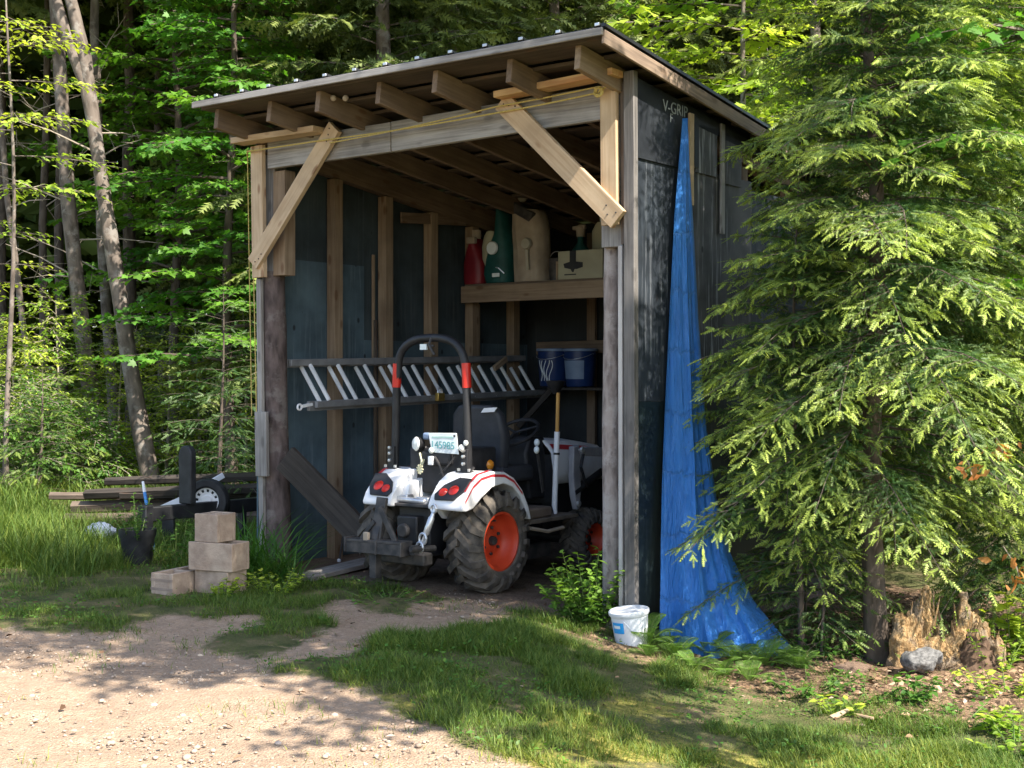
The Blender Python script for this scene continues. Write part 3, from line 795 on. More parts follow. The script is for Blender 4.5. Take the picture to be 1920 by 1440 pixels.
# ------------------------------------------------------------------ blue tarpaulin
def build_tarp():
    Lp = [(1281, 222, .045), (1273, 330, .05), (1268, 400, .055), (1262, 600, .06), (1256, 800, .07), (1248, 1000, .10), (1243, 1120, .13), (1240, 1212, .17)]
    Rp = [(1288, 222, .045), (1296, 330, .05), (1302, 400, .055), (1315, 600, .08), (1331, 800, .14), (1352, 940, .26), (1378, 1040, .38), (1420, 1130, .55), (1512, 1243, .86)]
    def samp(A, t):
        ys = [a[1] for a in A]; y = ys[0] + (ys[-1] - ys[0]) * t
        return SP(np.interp(y, ys, [a[0] for a in A]), y, -np.interp(y, ys, [a[2] for a in A]))
    ns, ntt = 90, 120; rows = []
    fr = [(rng.uniform(5, 16), rng.uniform(0, 6), rng.uniform(.4, 1)) for _ in range(5)]
    for i in range(ntt + 1):
        t = i / ntt; a, b = samp(Lp, t), samp(Rp, t); d = b - a; nrm = Vector((d.y, -d.x, 0)).normalized()
        row = []
        for j in range(ns + 1):
            s = j / ns
            ss = s + .02 * math.sin(s * 9 + t * 3)
            amp = .008 + .065 * t ** 1.2
            fo = sum(w * math.sin(2 * PI * k * .36 * ss + p + t * .8) for k, p, w in fr) / 2.4
            crease = -abs(math.sin(PI * (ss * 2.6 + .15 + .1 * t))) ** .55
            p = a + d * s + nrm * (amp * fo * .55 + amp * 1.1 * crease + (.02 + .2 * t ** 2.2) * math.sin(PI * s) ** .8)
            if i == ntt: p.z -= .01
            row.append(p)
        rows.append(row)
    # spread lip lying on the ground
    for k in (1, 2, 3):
        row = []
        for j, q in enumerate(rows[ntt]):
            s = j / ns; c = Vector((.30, .25, 0)); d = Vector((q.x - .2, q.y - .45, 0)).normalized()
            p = q + d * .055 * k * (.5 + .8 * math.sin(PI * s)); wp = SHED @ p
            p.z = float(zg(wp.x, wp.y)) + .022 + .016 * math.sin(s * 40 + k * 1.5) - .006 * k
            row.append(p)
        rows.append(row)
    mb = MB(); mb.loft(rows)
    g = []
    o = mb.build('tarpaulin', M['tarp'], None, True, solid=.002); o.matrix_world = SHED
    props(o, 'blue plastic tarpaulin hanging gathered from the dark side wall and flaring onto the ground', 'tarp')
build_tarp()

# ------------------------------------------------------------------ extension ladder on the left wall
t = thing('extension_ladder', 'silver extension ladder hung sideways on the studs behind the tractor', 'ladder', W(SHW - .1, .1, 0), ROT)
off = Vector((SHW - .1, -.1, 0))
def lad(u, v, z): return Vector((-u, v, z)) + off
v0t, v1t = .20, 3.28
rails = [((SHW - .12, .17, 1.575), (SHW - .12, 3.28, 1.64)), ((SHW - .30, .27, 1.247), (SHW - .30, 3.45, 1.31))]
for k, (a, b) in enumerate(rails):
    mb = MB(); mb.beam(lad(*a), lad(*b), .03, .065 if k == 0 else .075); mb.build('rail', M['fibre'], t, bevel=.003)
    a2 = (a[0] - .045, a[1] + .04, a[2] + (.005 if k == 0 else .012)); b2 = (b[0] - .045, b[1], b[2] + (.005 if k == 0 else .012))
    mb = MB(); mb.beam(lad(*a2), lad(*b2), .03, .05); mb.build('rail', M['fibre'], t, bevel=.003)
    mb = MB(); e = lad(*a)
    mb.tube([e + Vector((.01, -.10 + .022 * math.cos(q), .022 * math.sin(q) - .005)) for q in np.linspace(0, 2 * PI, 12)], .008, 6)
    mb.beam(e + Vector((.01, -.08, 0)), e + Vector((.01, .03, .015)), .02, .022); mb.build('foot', M['alu'], t)
rx = [(565, 595), (617, 645), (667, 690), (713, 737), (757, 783), (800, 822), (841, 860), (881, 903), (922, 938), (958, 975)]
for k, (xt, xb) in enumerate(rx):
    v = Vof(xt, SHW - .14)
    mb = MB(); mb.beam(lad(SHW - .135, v, 1.555), lad(SHW - .305, v + .04, 1.275), .027, .022, up=(0, 1, 0)); mb.build('rung', M['alu'], t, bevel=.003)
    v = Vof(xt + 16, SHW - .18)
    mb = MB(); mb.beam(lad(SHW - .18, v, 1.57), lad(SHW - .35, v + .04, 1.29), .027, .022, up=(0, 1, 0)); mb.build('rung', M['alu'], t, bevel=.003)
mb = MB(); p = SP(938, 683, SHW - .33); mb.beam(p + Vector((0, -.09, -.04)) , p + Vector((0, .09, .05)), .03, .05)
o = mb.build('wood_block', M['lumber_in'], None, bevel=.003); o.matrix_world = SHED
props(o, 'short wooden block leaning on the top rail of the ladder', 'wood block')
p = SP(825, 741, SHW - .38); wp = SHED @ p
t = thing('padlock', 'small brass padlock hanging from the lower ladder rail', 'padlock', wp, ROT)
mb = MB(); mb.vbox((-.02, -.045, -.05), (.02, .045, .02)); mb.build('lock_body', M['brass'], t, bevel=.006)
mb = MB(); mb.tube([(0, -.03, .02)] + [(0, -.03 * math.cos(q), .03 + .03 * math.sin(q)) for q in np.linspace(0, PI, 8)] + [(0, .03, .02)], .007, 6); mb.build('shackle', M['steel'], t)

# ------------------------------------------------------------------ things on the shelf
SZ = 2.312
def shelf_thing(name, label, cat, px, v=2.62):
    return thing(name, label, cat, W(Uof(px, v), v, SZ), ROT)
def outline(mb, L, Rr, depth, m=0, n=9, fold=0):
    """soft bag: left and right outline [(x,z)], round in depth"""
    rows = []
    for (xl, z), (xr, _) in zip(L, Rr):
        row = []
        for j in range(2 * n):
            a = 2 * PI * j / (2 * n); ca, sa = math.cos(a), math.sin(a)
            fo = 1 + fold * math.sin(a * 7 + z * 5) + fold * .6 * math.sin(a * 11 - z * 9)
            row.append(Vector(((xl + xr) / 2 + (xr - xl) / 2 * (abs(ca) ** .7) * (1 if ca > 0 else -1), depth / 2 * fo * (abs(sa) ** .8) * (1 if sa > 0 else -1) + random.uniform(-.004, .004), z)))
        rows.append(row)
    b = len(mb.v); mb.loft(rows, m, True)
    k = 2 * n; mb.f.append([b + j for j in range(k - 1, -1, -1)]); mb.m.append(m)
    top = b + (len(rows) - 1) * k; mb.f.append([top + j for j in range(k)]); mb.m.append(m)
t = shelf_thing('oil_jug', 'dark red plastic jug with pale cap at the left end of the shelf', 'jug', 893, 2.6)
mb = MB(); outline(mb, [(-.11, 0), (-.12, .06), (-.115, .2), (-.09, .3), (-.05, .36), (-.035, .42)], [(.11, 0), (.12, .06), (.115, .2), (.08, .3), (.04, .36), (.035, .42)], .17); mb.build('jug_body', M['maroon'], t, bevel=.006)
mb = MB(); mb.lathe([(.045, .42), (.047, .44), (.047, .50), (.0, .505)], n=14); mb.build('cap', M['canvas'], t)
mb = MB(); mb.vbox((-.035, -.11, .37), (.06, -.06, .43)); mb.build('tag', M['canvas'], t, bevel=.01)
t = shelf_thing('backpack_blower', 'dark green machine with cream side tank and round white badge on the shelf', 'blower', 938, 2.58)
mb = MB(); outline(mb, [(-.12, 0), (-.15, .08), (-.14, .2), (-.08, .34), (-.02, .45), (.0, .58), (.02, .66)], [(.13, 0), (.15, .08), (.15, .22), (.14, .36), (.12, .48), (.10, .6), (.06, .66)], .22); mb.build('housing', M['dgreen'], t, bevel=.004)
mb = MB(); outline(mb, [(-.11, .15), (-.15, .22), (-.165, .33), (-.14, .43), (-.10, .47)], [(-.07, .15), (-.06, .22), (-.02, .33), (.0, .43), (-.02, .47)], .2); mb.build('tank', M['cream'], t)
mb = MB(); mb.lathe([(.0, .02), (.055, .02), (.06, .012), (.06, 0)], (.01, -.125, .31), (0, -1, 0), 20); mb.build('badge', M['plate'], t)
mb = MB(); mb.vbox((.0, -.125, .05), (.08, -.112, .085)); mb.build('tag', M['plate'], t, bevel=.004)
mb = MB(); mb.tube([(.02, -.10, .14), (.07, -.12, .13), (.12, -.10, .08)], .006, 6); mb.build('strap', M['steel'], t)
t = shelf_thing('leaf_vacuum', 'beige canvas dust bag with dark tilted collar and round pale cap on the shelf', 'dust bag', 997, 2.62)
mb = MB(); outline(mb, [(-.15, 0), (-.15, .1), (-.16, .3), (-.18, .46), (-.175, .6), (-.16, .64)], [(.18, 0), (.165, .1), (.17, .3), (.165, .38), (.13, .52), (.10, .58)], .26, 0, 24, .07); mb.build('bag', M['canvas'], t, bevel=.006)
mb = MB(); mb.beam((-.17, -.02, .70), (.09, -.02, .56), .24, .09, up=(0, 0, 1)); mb.build('collar', M['iron'], t, bevel=.012)
mb = MB(); mb.ball((-.11, -.02, .80), .085, 10, (1, .9, 1)); mb.build('cap', mottled('dull_cream', (.33, .30, .22), (.4, .36, .28), 7, .6), t)
mb = MB(); mb.lathe([(.0, .03), (.045, .028), (.052, .01), (.052, 0)], (.05, -.14, .33), (0, -1, 0), 18)
mb.beam((.05, -.14, .28), (.06, -.14, .1), .03, .02, up=(0, 1, 0)); mb.build('knob', mottled('dull_cream_knob', (.36, .33, .25), (.42, .38, .3), 7, .6), t)
t = shelf_thing('storage_box', 'cream cardboard box with dark arrow print at the right of the shelf', 'box', 1105, 2.6)
mb = MB(); mb.vbox((-.26, -.1, 0), (.2, .22, .245)); mb.build('carton', M['cream'], t, bevel=.004)
mb = MB(); mb.prism([(x, -.1035, z) for x, z in ((-.20, .135), (-.135, .15), (-.135, .245), (-.07, .245), (-.07, .15), (.0, .14), (.0, .10), (-.06, .085), (-.085, .085), (-.095, .06), (-.11, .06), (-.125, .085), (-.19, .10))], (0, .002, 0))
mb.prism([(x, -.1035, z) for x, z in ((-.19, .035), (-.07, .035), (-.07, .045), (-.19, .045))], (0, .002, 0)); mb.build('print', M['black'], t, False)
t = shelf_thing('paint_can', 'dark can between the dust bag and the cream box', 'can', 1046, 2.72)
mb = MB(); mb.lathe([(.0, 0), (.085, 0), (.085, .2), (.088, .205), (.08, .21), (.0, .205)], n=20); mb.build('can_body', M['iron'], t)
mb = MB(); mb.tube([(-.085, 0, .17)] + [(-.085 * math.cos(q), -.02, .17 + .1 * math.sin(q)) for q in np.linspace(0.2, PI - .2, 8)] + [(.085, 0, .17)], .004, 5); mb.build('handle', M['steel'], t)
t = shelf_thing('spray_bottle', 'green pump bottle with tan top standing behind the cream box', 'bottle', 1089, 3.0)
mb = MB(); mb.lathe([(0, 0), (.075, 0), (.08, .02), (.08, .3), (.03, .37), (.03, .42), (0, .42)], n=18); mb.build('bottle_body', M['dgreen'], t)
mb = MB(); mb.lathe([(.04, .42), (.045, .5), (.02, .53), (0, .53)], n=14); mb.beam((-.08, 0, .5), (.05, 0, .51), .04, .035); mb.build('trigger', M['canvas'], t, bevel=.004)
t = shelf_thing('jug', 'cream jug half hidden behind the right log post on the shelf', 'jug', 1132, 2.9)
mb = MB(); outline(mb, [(-.09, 0), (-.1, .05), (-.1, .44), (-.04, .52)], [(.09, 0), (.1, .05), (.1, .44), (.04, .52)], .17); mb.build('jug_body', M['cream'], t, bevel=.006)
mb = MB(); mb.lathe([(.035, .52), (.037, .57), (0, .575)], n=12); mb.build('cap', M['white'], t)
t = shelf_thing('wooden_frame', 'brown wooden frame leaning beside the dark can on the shelf', 'frame', 1056, 2.62)
mb = MB(); mb.vbox((-.05, 0, 0), (.05, .03, .16)); mb.build('backing', M['darkplank'], t)
mb = MB(); mb.beam((-.055, -.004, 0), (-.055, -.004, .17), .02, .03, up=(0, 1, 0)); mb.beam((.055, -.004, 0), (.055, -.004, .17), .02, .03, up=(0, 1, 0)); mb.beam((-.045, -.004, .16), (.045, -.004, .16), .03, .02); mb.build('border', M['lumber_in'], t)

# ------------------------------------------------------------------ two pails on the back girt
def pail(px, label, scribble):
    p = FP(px, 655, 3.28); w = SHED @ p
    t = thing('pail', label, 'pail', (w.x, w.y, w.z - .345), ROT, 'blue pails on the back wall')
    mb = MB(); mb.lathe([(0, 0), (.125, 0), (.13, .01), (.150, .30), (.148, .34), (.142, .34), (.12, .02), (0, .015)], n=28); mb.build('pail_body', M['pailblue'], t)
    mb = MB(); mb.lathe([(.1525, .325), (.163, .328), (.163, .348), (.15, .352), (.148, .33)], n=28); mb.build('rim', M['pailgrey'], t)
    mb = MB()
    if scribble:
        for q in range(5):
            a = -1.95 + q * .2; pts = []
            for s in np.linspace(0, 1, 9):
                aa = a + .12 * math.sin(s * 5 + q); z = .05 + .19 * s; r_ = .1325 + z * .06
                pts.append((r_ * math.cos(aa), r_ * math.sin(aa), z))
            mb.tube(pts, .004, 5)
        mb.build('print', M['plate'], t)
    else:
        mb.lathe([(.1345, .07), (.148, .24)], n=20, a0=-2.4, a1=-.6); mb.build('band', M['pailgrey'], t)
    mb = MB(); mb.tube([(-.15, 0, .3)] + [(-.155 * math.cos(q), -.01 - .15 * math.sin(q), .31 - .06 * math.sin(q)) for q in np.linspace(.1, PI - .1, 10)] + [(.15, 0, .3)], .003, 5); mb.build('handle', M['steel'], t)
pail(1038, 'dark blue pail with white scribbled print, the left one of two', True)
pail(1088, 'dark blue pail with a plain pale band, the right one of two', False)
for px in (1038, 1088):
    pass
mb = MB(); mb.vbox((-2.85, 3.12, 1.345), (-1.95, 3.44, 1.37)); mb.build('pail_shelf', M['darkplank'], shed, bevel=.002)

# planks
a = SHED @ FP(535, 858, -.02); b = SHED @ FP(668, 990, .1)
mb = MB(); mb.beam((0, 0, 0), b - a + Vector((.03, .02, -.05)), .045, .21, up=(0, 0, 1))
o = mb.build('leaning_plank', M['darkplank'], None, bevel=.004); o.location = a
props(o, 'dark old plank leaning diagonally between the bark post and the rear tyre', 'plank')
a = G(565, 1092); b = G(700, 1058)
mb = MB(); mb.beam(a + Vector((0, 0, .03)), b + Vector((0, 0, .03)), .2, .035)
o = mb.build('ground_plank', M['grey'], None, bevel=.004); props(o, 'weathered grey plank lying flat on the ground by the left rear tyre', 'plank')
t = thing('drill_rod', 'thin dark rod with pale knobs leaning inside the left shed wall', 'rod', W(3.1, .62, 0), ROT)
mb = MB(); mb.tube([(0, 0, 0.0), (.03, .06, .42)], .009, 8); mb.build('shaft', M['iron'], t)
mb = MB(); mb.ball((0, 0, .02), .016, 6); mb.ball((.02, .035, .26), .014, 6); mb.build('knob', M['offwhite'], t)
# ------------------------------------------------------------------ tractor (local: x right, y forward, z up)
TX = 0.10
tloc = Vector((-.59 + .805 * TX, 9.5 - .594 * TX, .0))
tr = thing('compact_tractor', 'white and black compact tractor with orange wheel rims backed into the shed', 'tractor', tloc, math.atan2(-.594, .805))

def make_tyre(name, parent, rad, rr, half, nl, lug):
    """tyre with chevron bars, axis = x"""
    prof = [(rr, half * .78), (rr + .02, half * .96), (rr + (rad - rr) * .45, half * 1.0), (rad - .035, half * .93), (rad - .012, half * .74), (rad, half * .35), (rad, -half * .35), (rad - .012, -half * .74), (rad - .035, -half * .93), (rr + (rad - rr) * .45, -half), (rr + .02, -half * .96), (rr, -half * .78)]
    mb = MB(); mb.lathe(prof, (0, 0, 0), (1, 0, 0), 56)
    def cp(x, a, r_): return Vector((x, r_ * math.cos(a), r_ * math.sin(a)))
    da = 2 * PI / nl
    for sd in (-1, 1):
        for i in range(nl):
            a0 = da * (i + (.5 if sd > 0 else 0))
            path = [(-.012 * sd, 0, rad), (half * .40 * sd, da * .38, rad), (half * .80 * sd, da * .78, rad - .01), (half * .985 * sd, da * .92, rad - .042), (half * 1.03 * sd, da * .95, rad - .085)]
            for (x0, b0, r0), (x1, b1, r1) in zip(path[:-1], path[1:]):
                w = da * .27; w1 = da * .25
                ins = lug * 1.4
                q = []
                for x, b, r_, ww in ((x0, b0, r0, w), (x1, b1, r1, w1)):
                    out_x = 0.0 if r_ > rad - .03 else lug * .7 * sd
                    up = lug if r_ > rad - .03 else lug * .25
                    q.append((cp(x - out_x, a0 + b - ww, r_ - .012), cp(x - out_x, a0 + b + ww, r_ - .012), cp(x + out_x * .6, a0 + b + ww * .75, r_ + up), cp(x + out_x * .6, a0 + b - ww * .75, r_ + up)))
                v = list(q[0]) + list(q[1])
                mb.add(v, [(3, 2, 1, 0), (4, 5, 6, 7), (0, 1, 5, 4), (1, 2, 6, 5), (2, 3, 7, 6), (3, 0, 4, 7)])
    return mb.build(name, M['tyre'], parent)
def make_rim(parent, rr, half, sd):
    mb = MB()
    e = half * .82
    mb.lathe([(rr + .008, e), (rr + .012, e + .006), (rr - .004, e + .008), (rr - .012, e - .004), (rr - .02, e - .03), (rr - .03, e - .075), (rr - .055, e - .10), (rr - .075, e - .105), (.07, e - .085), (.06, e - .08), (.0, e - .08)], (0, 0, 0), (sd, 0, 0), 40)
    mb.lathe([(rr + .008, -e), (rr - .02, -e + .02), (rr - .03, e - .075)], (0, 0, 0), (sd, 0, 0), 40)
    rim = mb.build('rim', M['orange'], parent)
    mb = MB()
    for i in range(6):
        a = i * PI / 3 + .3; mb.lathe([(0, .012), (.011, .01), (.011, -.004)], (sd * (e - .083), .09 * math.cos(a), .09 * math.sin(a)), (sd, 0, 0), 6)
    mb.lathe([(0, .03), (.03, .028), (.034, 0), (.034, -.01)], (sd * (e - .08), 0, 0), (sd, 0, 0), 16)
    mb.tube([(sd * (e - .06), .12, .075), (sd * (e - .02), .125, .08)], .006, 6)
    mb.build('bolt', M['iron'], parent)
for sd in (-1, 1):
    w = sub('rear_wheel', tr, (.40 if sd > 0 else -.39, .03, .345)); w.rotation_euler = (random.random() * 6, 0, 0)
    make_tyre('tyre', w, .325, .195, .14, 17, .034); make_rim(w, .195, .14, sd)
    w = sub('front_wheel', tr, (sd * .40, 1.26, .235)); w.rotation_euler = (random.random() * 6, 0, 0)
    make_tyre('tyre', w, .220, .125, .105, 17, .02); make_rim(w, .125, .105, sd)
# chassis, axles and mower deck
mb = MB()
mb.vbox((-.14, -.28, .24), (.14, .35, .58)); mb.vbox((-.11, .3, .3), (.11, 1.75, .5)); mb.tube([(-.33, .03, .345), (.33, .03, .345)], .085, 12); mb.tube([(-.33, 1.26, .235), (.33, 1.26, .235)], .05, 10)
mb.vbox((-.2, -.1, .5), (.2, .3, .62)); mb.vbox((-.09, -.36, .33), (.09, -.27, .52))
mb.build('chassis', M['black'], tr, bevel=.012)
mb = MB(); mb.vbox((-.20, -.44, .20), (.22, -.34, .285)); mb.lathe([(0, .02), (.05, .02), (.05, -.05)], (-.02, -.37, .42), (0, -1, 0), 14); mb.vbox((-.3, .3, .13), (.3, .95, .24)); mb.build('undercarriage', M['iron'], tr, bevel=.012)
# fenders
def fender(sd):
    outp = [(-.40, .585), (-.405, .61), (-.375, .67), (-.29, .765), (-.20, .815), (-.08, .832), (.06, .822), (.17, .775), (.27, .685), (.345, .565), (.38, .47)]
    inp = [(-.36, .58), (-.285, .595), (-.20, .655), (-.08, .722), (.05, .742), (.16, .712), (.25, .64), (.325, .53), (.362, .465)]
    xi, xo = (.225, .525) if sd > 0 else (-.11, -.37)
    mb = MB()
    pts = [(xi, y, z) for y, z in outp] + [(xi, y, z) for y, z in inp[::-1]]
    mb.prism(pts, (xo - xi, 0, 0))
    o = mb.build('fender', M['white'], tr, bevel=.016, seg=3)
    # inner skirt towards the seat
    mb = MB(); mb.prism([(xi, y, z) for y, z in ((-.30, .60), (-.26, .735), (.0, .79), (.22, .7), (.3, .5), (-.2, .5))], (-sd * .05, 0, 0)); mb.build('fender_skirt', M['white'], o, bevel=.01)
    mb = MB()
    def onf(s, off=.006):          # rear slope of the fender
        a = Vector((0, -.392, .625)); b = Vector((0, -.235, .798)); n = Vector((0, -.74, .67))
        return a.lerp(b, s) + n * off
    q = [(.28, .06), (.44, .08), (.49, .40), (.50, .88), (.40, .90), (.30, .60), (.26, .25)]; dq = 0 if sd > 0 else -.135
    pv = [onf(s, .016) + Vector((sd * (x + dq), 0, 0)) for x, s in q]
    mb.prism(pv, Vector((0, -.74, .67)) * .014); mb.build('tail_light', M['black'], o, bevel=.004)
    mb = MB()
    for x, s, r_ in ((.325, .33, .034), (.405, .42, .04)):
        c = onf(s, .031) + Vector((sd * (x + dq), 0, 0)); mb.lathe([(0, .014), (r_ * .7, .011), (r_, .0), (r_, -.004)], c, (0, -.74, .67), 18)
    mb.build('red_lens', M['red'], o)
    if True:
        mb = MB(); ys = [(-.345, .712), (-.29, .771), (-.20, .821), (-.08, .838), (.06, .828), (.17, .781), (.24, .722)]
        x0, x1 = sd * (.505 + dq - (.01 if sd < 0 else 0)), sd * (.48 + dq - (.01 if sd < 0 else 0))
        b = [Vector((x0, y, z)) for y, z in ys]; c = [Vector((x1, y, z)) for y, z in ys]; mb.loft([b, c]); mb.build('stripe', M['stripe'], o)
        mb = MB(); xo2 = xo + sd * .0012
        mb.loft([[Vector((xo2, y, z - .018)) for y, z in outp[2:9]], [Vector((xo2, y, z - .036)) for y, z in outp[2:9]]]); mb.build('stripe', M['stripe'], o)
    return o
fr_ = fender(1); fl_ = fender(-1)
mb = MB(); mb.lathe([(0, 0), (.03, 0), (.028, .03), (.02, .035), (0, .035)], (.30, .17, .79), n=14); mb.build('beacon_base', M['offwhite'], fr_)
mb = MB(); mb.ball((.30, .17, .855), .042, 9, (1, 1, .95)); mb.build('beacon', M['amber'], fr_)
# roll bar
mb = MB(); yb = -.10
pts = [(-.335, yb, .80), (-.318, yb, 1.45)]
for q in np.linspace(PI, 0, 17):
    c, s_ = math.cos(q), math.sin(q); pts.append((.308 * (abs(c) ** .75) * (1 if c > 0 else -1), yb, 1.50 + .25 * s_ ** .75))
pts += [(.318, yb, 1.45), (.335, yb, .80)]
mb.tube(pts, .030, 10); rops = mb.build('roll_bar', M['black'], tr)
for sd in (-1, 1):
    mb = MB(); mb.tube([(sd * .3215, yb, 1.40), (sd * .3135, yb, 1.57)], .0325, 12); mb.build('reflector_band', M['red'], rops)
    mb = MB(); mb.vbox((sd * .335 - .06, yb - .07, .80), (sd * .335 + .06, yb + .07, .83)); mb.vbox((sd * .335 - .028, yb - .05, .82), (sd * .335 + .028, yb - .02, .98)); mb.build('mount', M['black'], rops, bevel=.004)
    mb = MB()
    for dx in (-.045, .045): mb.lathe([(0, .02), (.012, .018), (.012, 0)], (sd * .335 + dx, yb - .05, .83), n=6)
    for dz in (.88, .93, .97): mb.lathe([(0, .02), (.012, .018), (.012, 0)], (sd * .335, yb - .05, dz), (0, -1, 0), 6)
    mb.build('bolt', M['steel'], rops)
mb = MB(); mb.vbox((-.06, yb - .05, 1.665), (.0, yb - .035, 1.705)); mb.build('tag', M['plate'], rops)
mb = MB(); mb.tube([(.02, yb - .02, 1.75), (.025, yb - .05, 1.70), (.05, yb - .05, 1.66), (.07, yb - .045, 1.63)], .01, 6); mb.tube([(.0, yb - .04, 1.70), (.06, yb - .04, 1.69)], .008, 6); mb.build('latch', M['iron'], rops)
# seat
mb = MB(); mb.vbox((-.22, .42, .70), (.24, .82, .82)); mb.build('seat', M['seat'], tr, bevel=.035, seg=3)
mb = MB()
pts = [(-.20, .44, .78), (-.235, .42, 1.05), (-.21, .39, 1.20), (-.14, .37, 1.27), (.16, .37, 1.27), (.23, .39, 1.20), (.255, .42, 1.05), (.22, .44, .78)]
mb.prism(pts, (0, .09, 0)); mb.build('backrest', M['seat'], tr, bevel=.03, seg=3)
mb = MB(); mb.prism([(.085, .366, 1.215), (.205, .366, 1.222), (.235, .364, 1.255), (.115, .364, 1.248)], (0, -.004, 0)); mb.build('label_patch', M['offwhite'], tr)
# console behind the seat with lights and number plate
mb = MB(); cons = sub('rear_console', tr, (.115, 0, 0)); mb.vbox((-.30, -.12, .66), (.20, .25, .98)); mb.vbox((-.16, -.16, .86), (.1, -.1, .96)); mb.build('console_body', M['blackp'], cons, bevel=.02)
mb = MB()
p = [Vector((-.085, -.165, 1.085)), Vector((.165, -.165, 1.09)), Vector((.185, -.165, .945)), Vector((-.055, -.165, .95))]
mb.prism([q + Vector((0, .012, 0)) for q in p], (0, .005, 0)); mb.build('plate_bracket', M['black'], cons)
mb = MB(); mb.prism(p, (0, .006, 0), 0)
pl = mb.build('number_plate', M['plate'], tr, bevel=.002); pl.location.x = .115
mb = MB(); mb.text('145985', .072, (-.062, -.169, .982), (1, 0, -.02), (0, 0, 1)); mb.build('digits', M['teal'], pl, False)
mb = MB(); mb.prism([(-.05, -.1665, 1.062), (.13, -.1665, 1.066), (.135, -.1665, 1.052), (.05, -.1665, 1.055), (-.0, -.1665, 1.049), (-.05, -.1665, 1.053)], (0, .001, 0)); mb.build('mark', mottled('pale_green_mark', (.35, .55, .48), (.45, .62, .56), 20), pl, False)
mb = MB()
for x, z in ((.15, 1.07), ): mb.lathe([(0, .003), (.008, .003), (.008, 0)], (x, -.166, z), (0, -1, 0), 8)
mb.build('screw', M['black'], pl)
mb = MB(); mb.lathe([(0, -.06), (.035, -.05), (.048, -.02), (.052, 0)], (-.20, -.16, 1.005), (-.35, -1, .05), 20); wl = mb.build('work_light', M['black'], tr); wl.location.x = .115
mb = MB(); mb.lathe([(.05, .0), (.04, .012), (0, .02)], (-.20, -.16, 1.005), (-.35, -1, .05), 20); mb.build('lens', M['lens'], wl)
mb = MB(); mb.tube([(-.17, -.1, .98), (-.12, -.12, .9), (-.1, -.1, .84)], .014, 6); mb.build('bracket', M['iron'], wl)
mb = MB(); mb.vbox((-.155, -.15, 1.035), (-.09, -.12, 1.085)); mb.build('side_lamp', M['pailgrey'], tr, bevel=.015, seg=3).location.x = .115
mb = MB()
for x, y, z, r_ in ((.215, -.17, .99, .024), (.252, -.17, 1.025, .02), (-.045, -.18, .965, .022)): mb.ball((x, y, z), r_, 7, (1, .7, 1))
mb.build('marker_lamp', M['lens'], tr).location.x = .115
mb = MB(); mb.vbox((-.075, -.185, .862), (-.03, -.165, .925)); mb.build('socket', M['white'], tr, bevel=.006).location.x = .115
mb = MB()
for k in range(9):
    a = k * .7; c = Vector((-.15, -.17, .83)); mb.tube([c, c + Vector((math.cos(a) * .03, -.01, math.sin(a) * .035))], [.012, .006], 5)
mb.tube([(-.15, -.17, .83), (-.15, -.16, .89), (-.175, -.15, .94)], .008, 5); mb.tube([(-.15, -.17, .83), (-.12, -.165, .90)], .006, 5); mb.build('valve', mottled('pale_brass', (.5, .47, .3), (.62, .6, .42), 20, .5, .1, .2), tr).location.x = .115
mb = MB()
mb.tube([(.02, -.17, .80), (.1, -.18, .86), (.16, -.17, .93)], .006, 5); mb.tube([(.18, -.16, .72), (.26, -.16, .80), (.3, -.14, .86)], .008, 5); mb.tube([(-.02, -.17, .92), (.03, -.19, .88), (.08, -.18, .75)], .007, 5)
mb.build('cable', M['iron'], tr).location.x = .115
# pale castings below the console
mb = MB(); mb.vbox((-.20, -.30, .615), (-.05, -.22, .66)); mb.tube([(-.12, -.32, .63), (.12, -.30, .62)], .022, 8); mb.vbox((.02, -.3, .60), (.14, -.2, .65)); mb.build('lift_casting', M['steel'], tr, bevel=.008)
mb = MB(); mb.tube([(-.27, -.34, .70), (-.27, -.36, .62)], .012, 6); mb.vbox((-.3, -.36, .585), (.25, -.3, .605)); mb.build('lift_arm', M['iron'], tr, bevel=.004)
# hitch frame
HY = -.60; hx = -.05
mb = MB()
mb.beam((hx - .25, HY, .365), (hx + .25, HY, .375), .11, .02); mb.beam((hx - .25, HY - .045, .33), (hx + .25, HY - .045, .335), .016, .09)
for x in (hx - .25, hx + .25, hx + .03): mb.vbox((x - .009, HY - .06, .285), (x + .009, HY + .06, .385))
mb.beam((hx - .27, HY + .05, .30), (hx + .27, HY + .05, .30), .012, .06)
mb.vbox((hx - .05, HY - .03, .12), (hx + .01, HY + .03, .38))
mb.build('hitch_bar', M['iron'], tr, bevel=.004)
mb = MB(); mb.beam((hx - .01, HY, .37), (hx + .0, HY + .05, .66), .085, .03, up=(0, 1, 0)); mb.beam((hx - .01, HY, .37), (hx + .0, HY + .05, .52), .05, .06, up=(0, 1, 0)); mb.beam((hx + .02, HY, .60), (hx + .17, HY - .01, .375), .04, .02, up=(0, 1, 0)); mb.beam((hx - .03, HY, .50), (hx - .14, HY - .01, .375), .03, .02, up=(0, 1, 0)); mb.build('hitch_mast', M['iron'], tr, bevel=.004)
mb = MB(); mb.vbox((hx - .085, HY - .055, .37), (hx - .04, HY - .03, .43)); mb.build('pin', M['canvas'], tr, bevel=.006)
mb = MB(); mb.tube([(.30, -.42, .33), (.26, -.62, .34)], .02, 8); mb.vbox((.235, HY - .0, .30), (.275, HY + .05, .36)); mb.build('lift_link', M['iron'], tr)
mb = MB(); mb.tube([(-.28, -.42, .33), (-.28, -.62, .34)], .02, 8); mb.build('lift_link', M['rust'], tr)
a, b = Vector((.335, -.46, .60)), Vector((.265, -.52, .345))
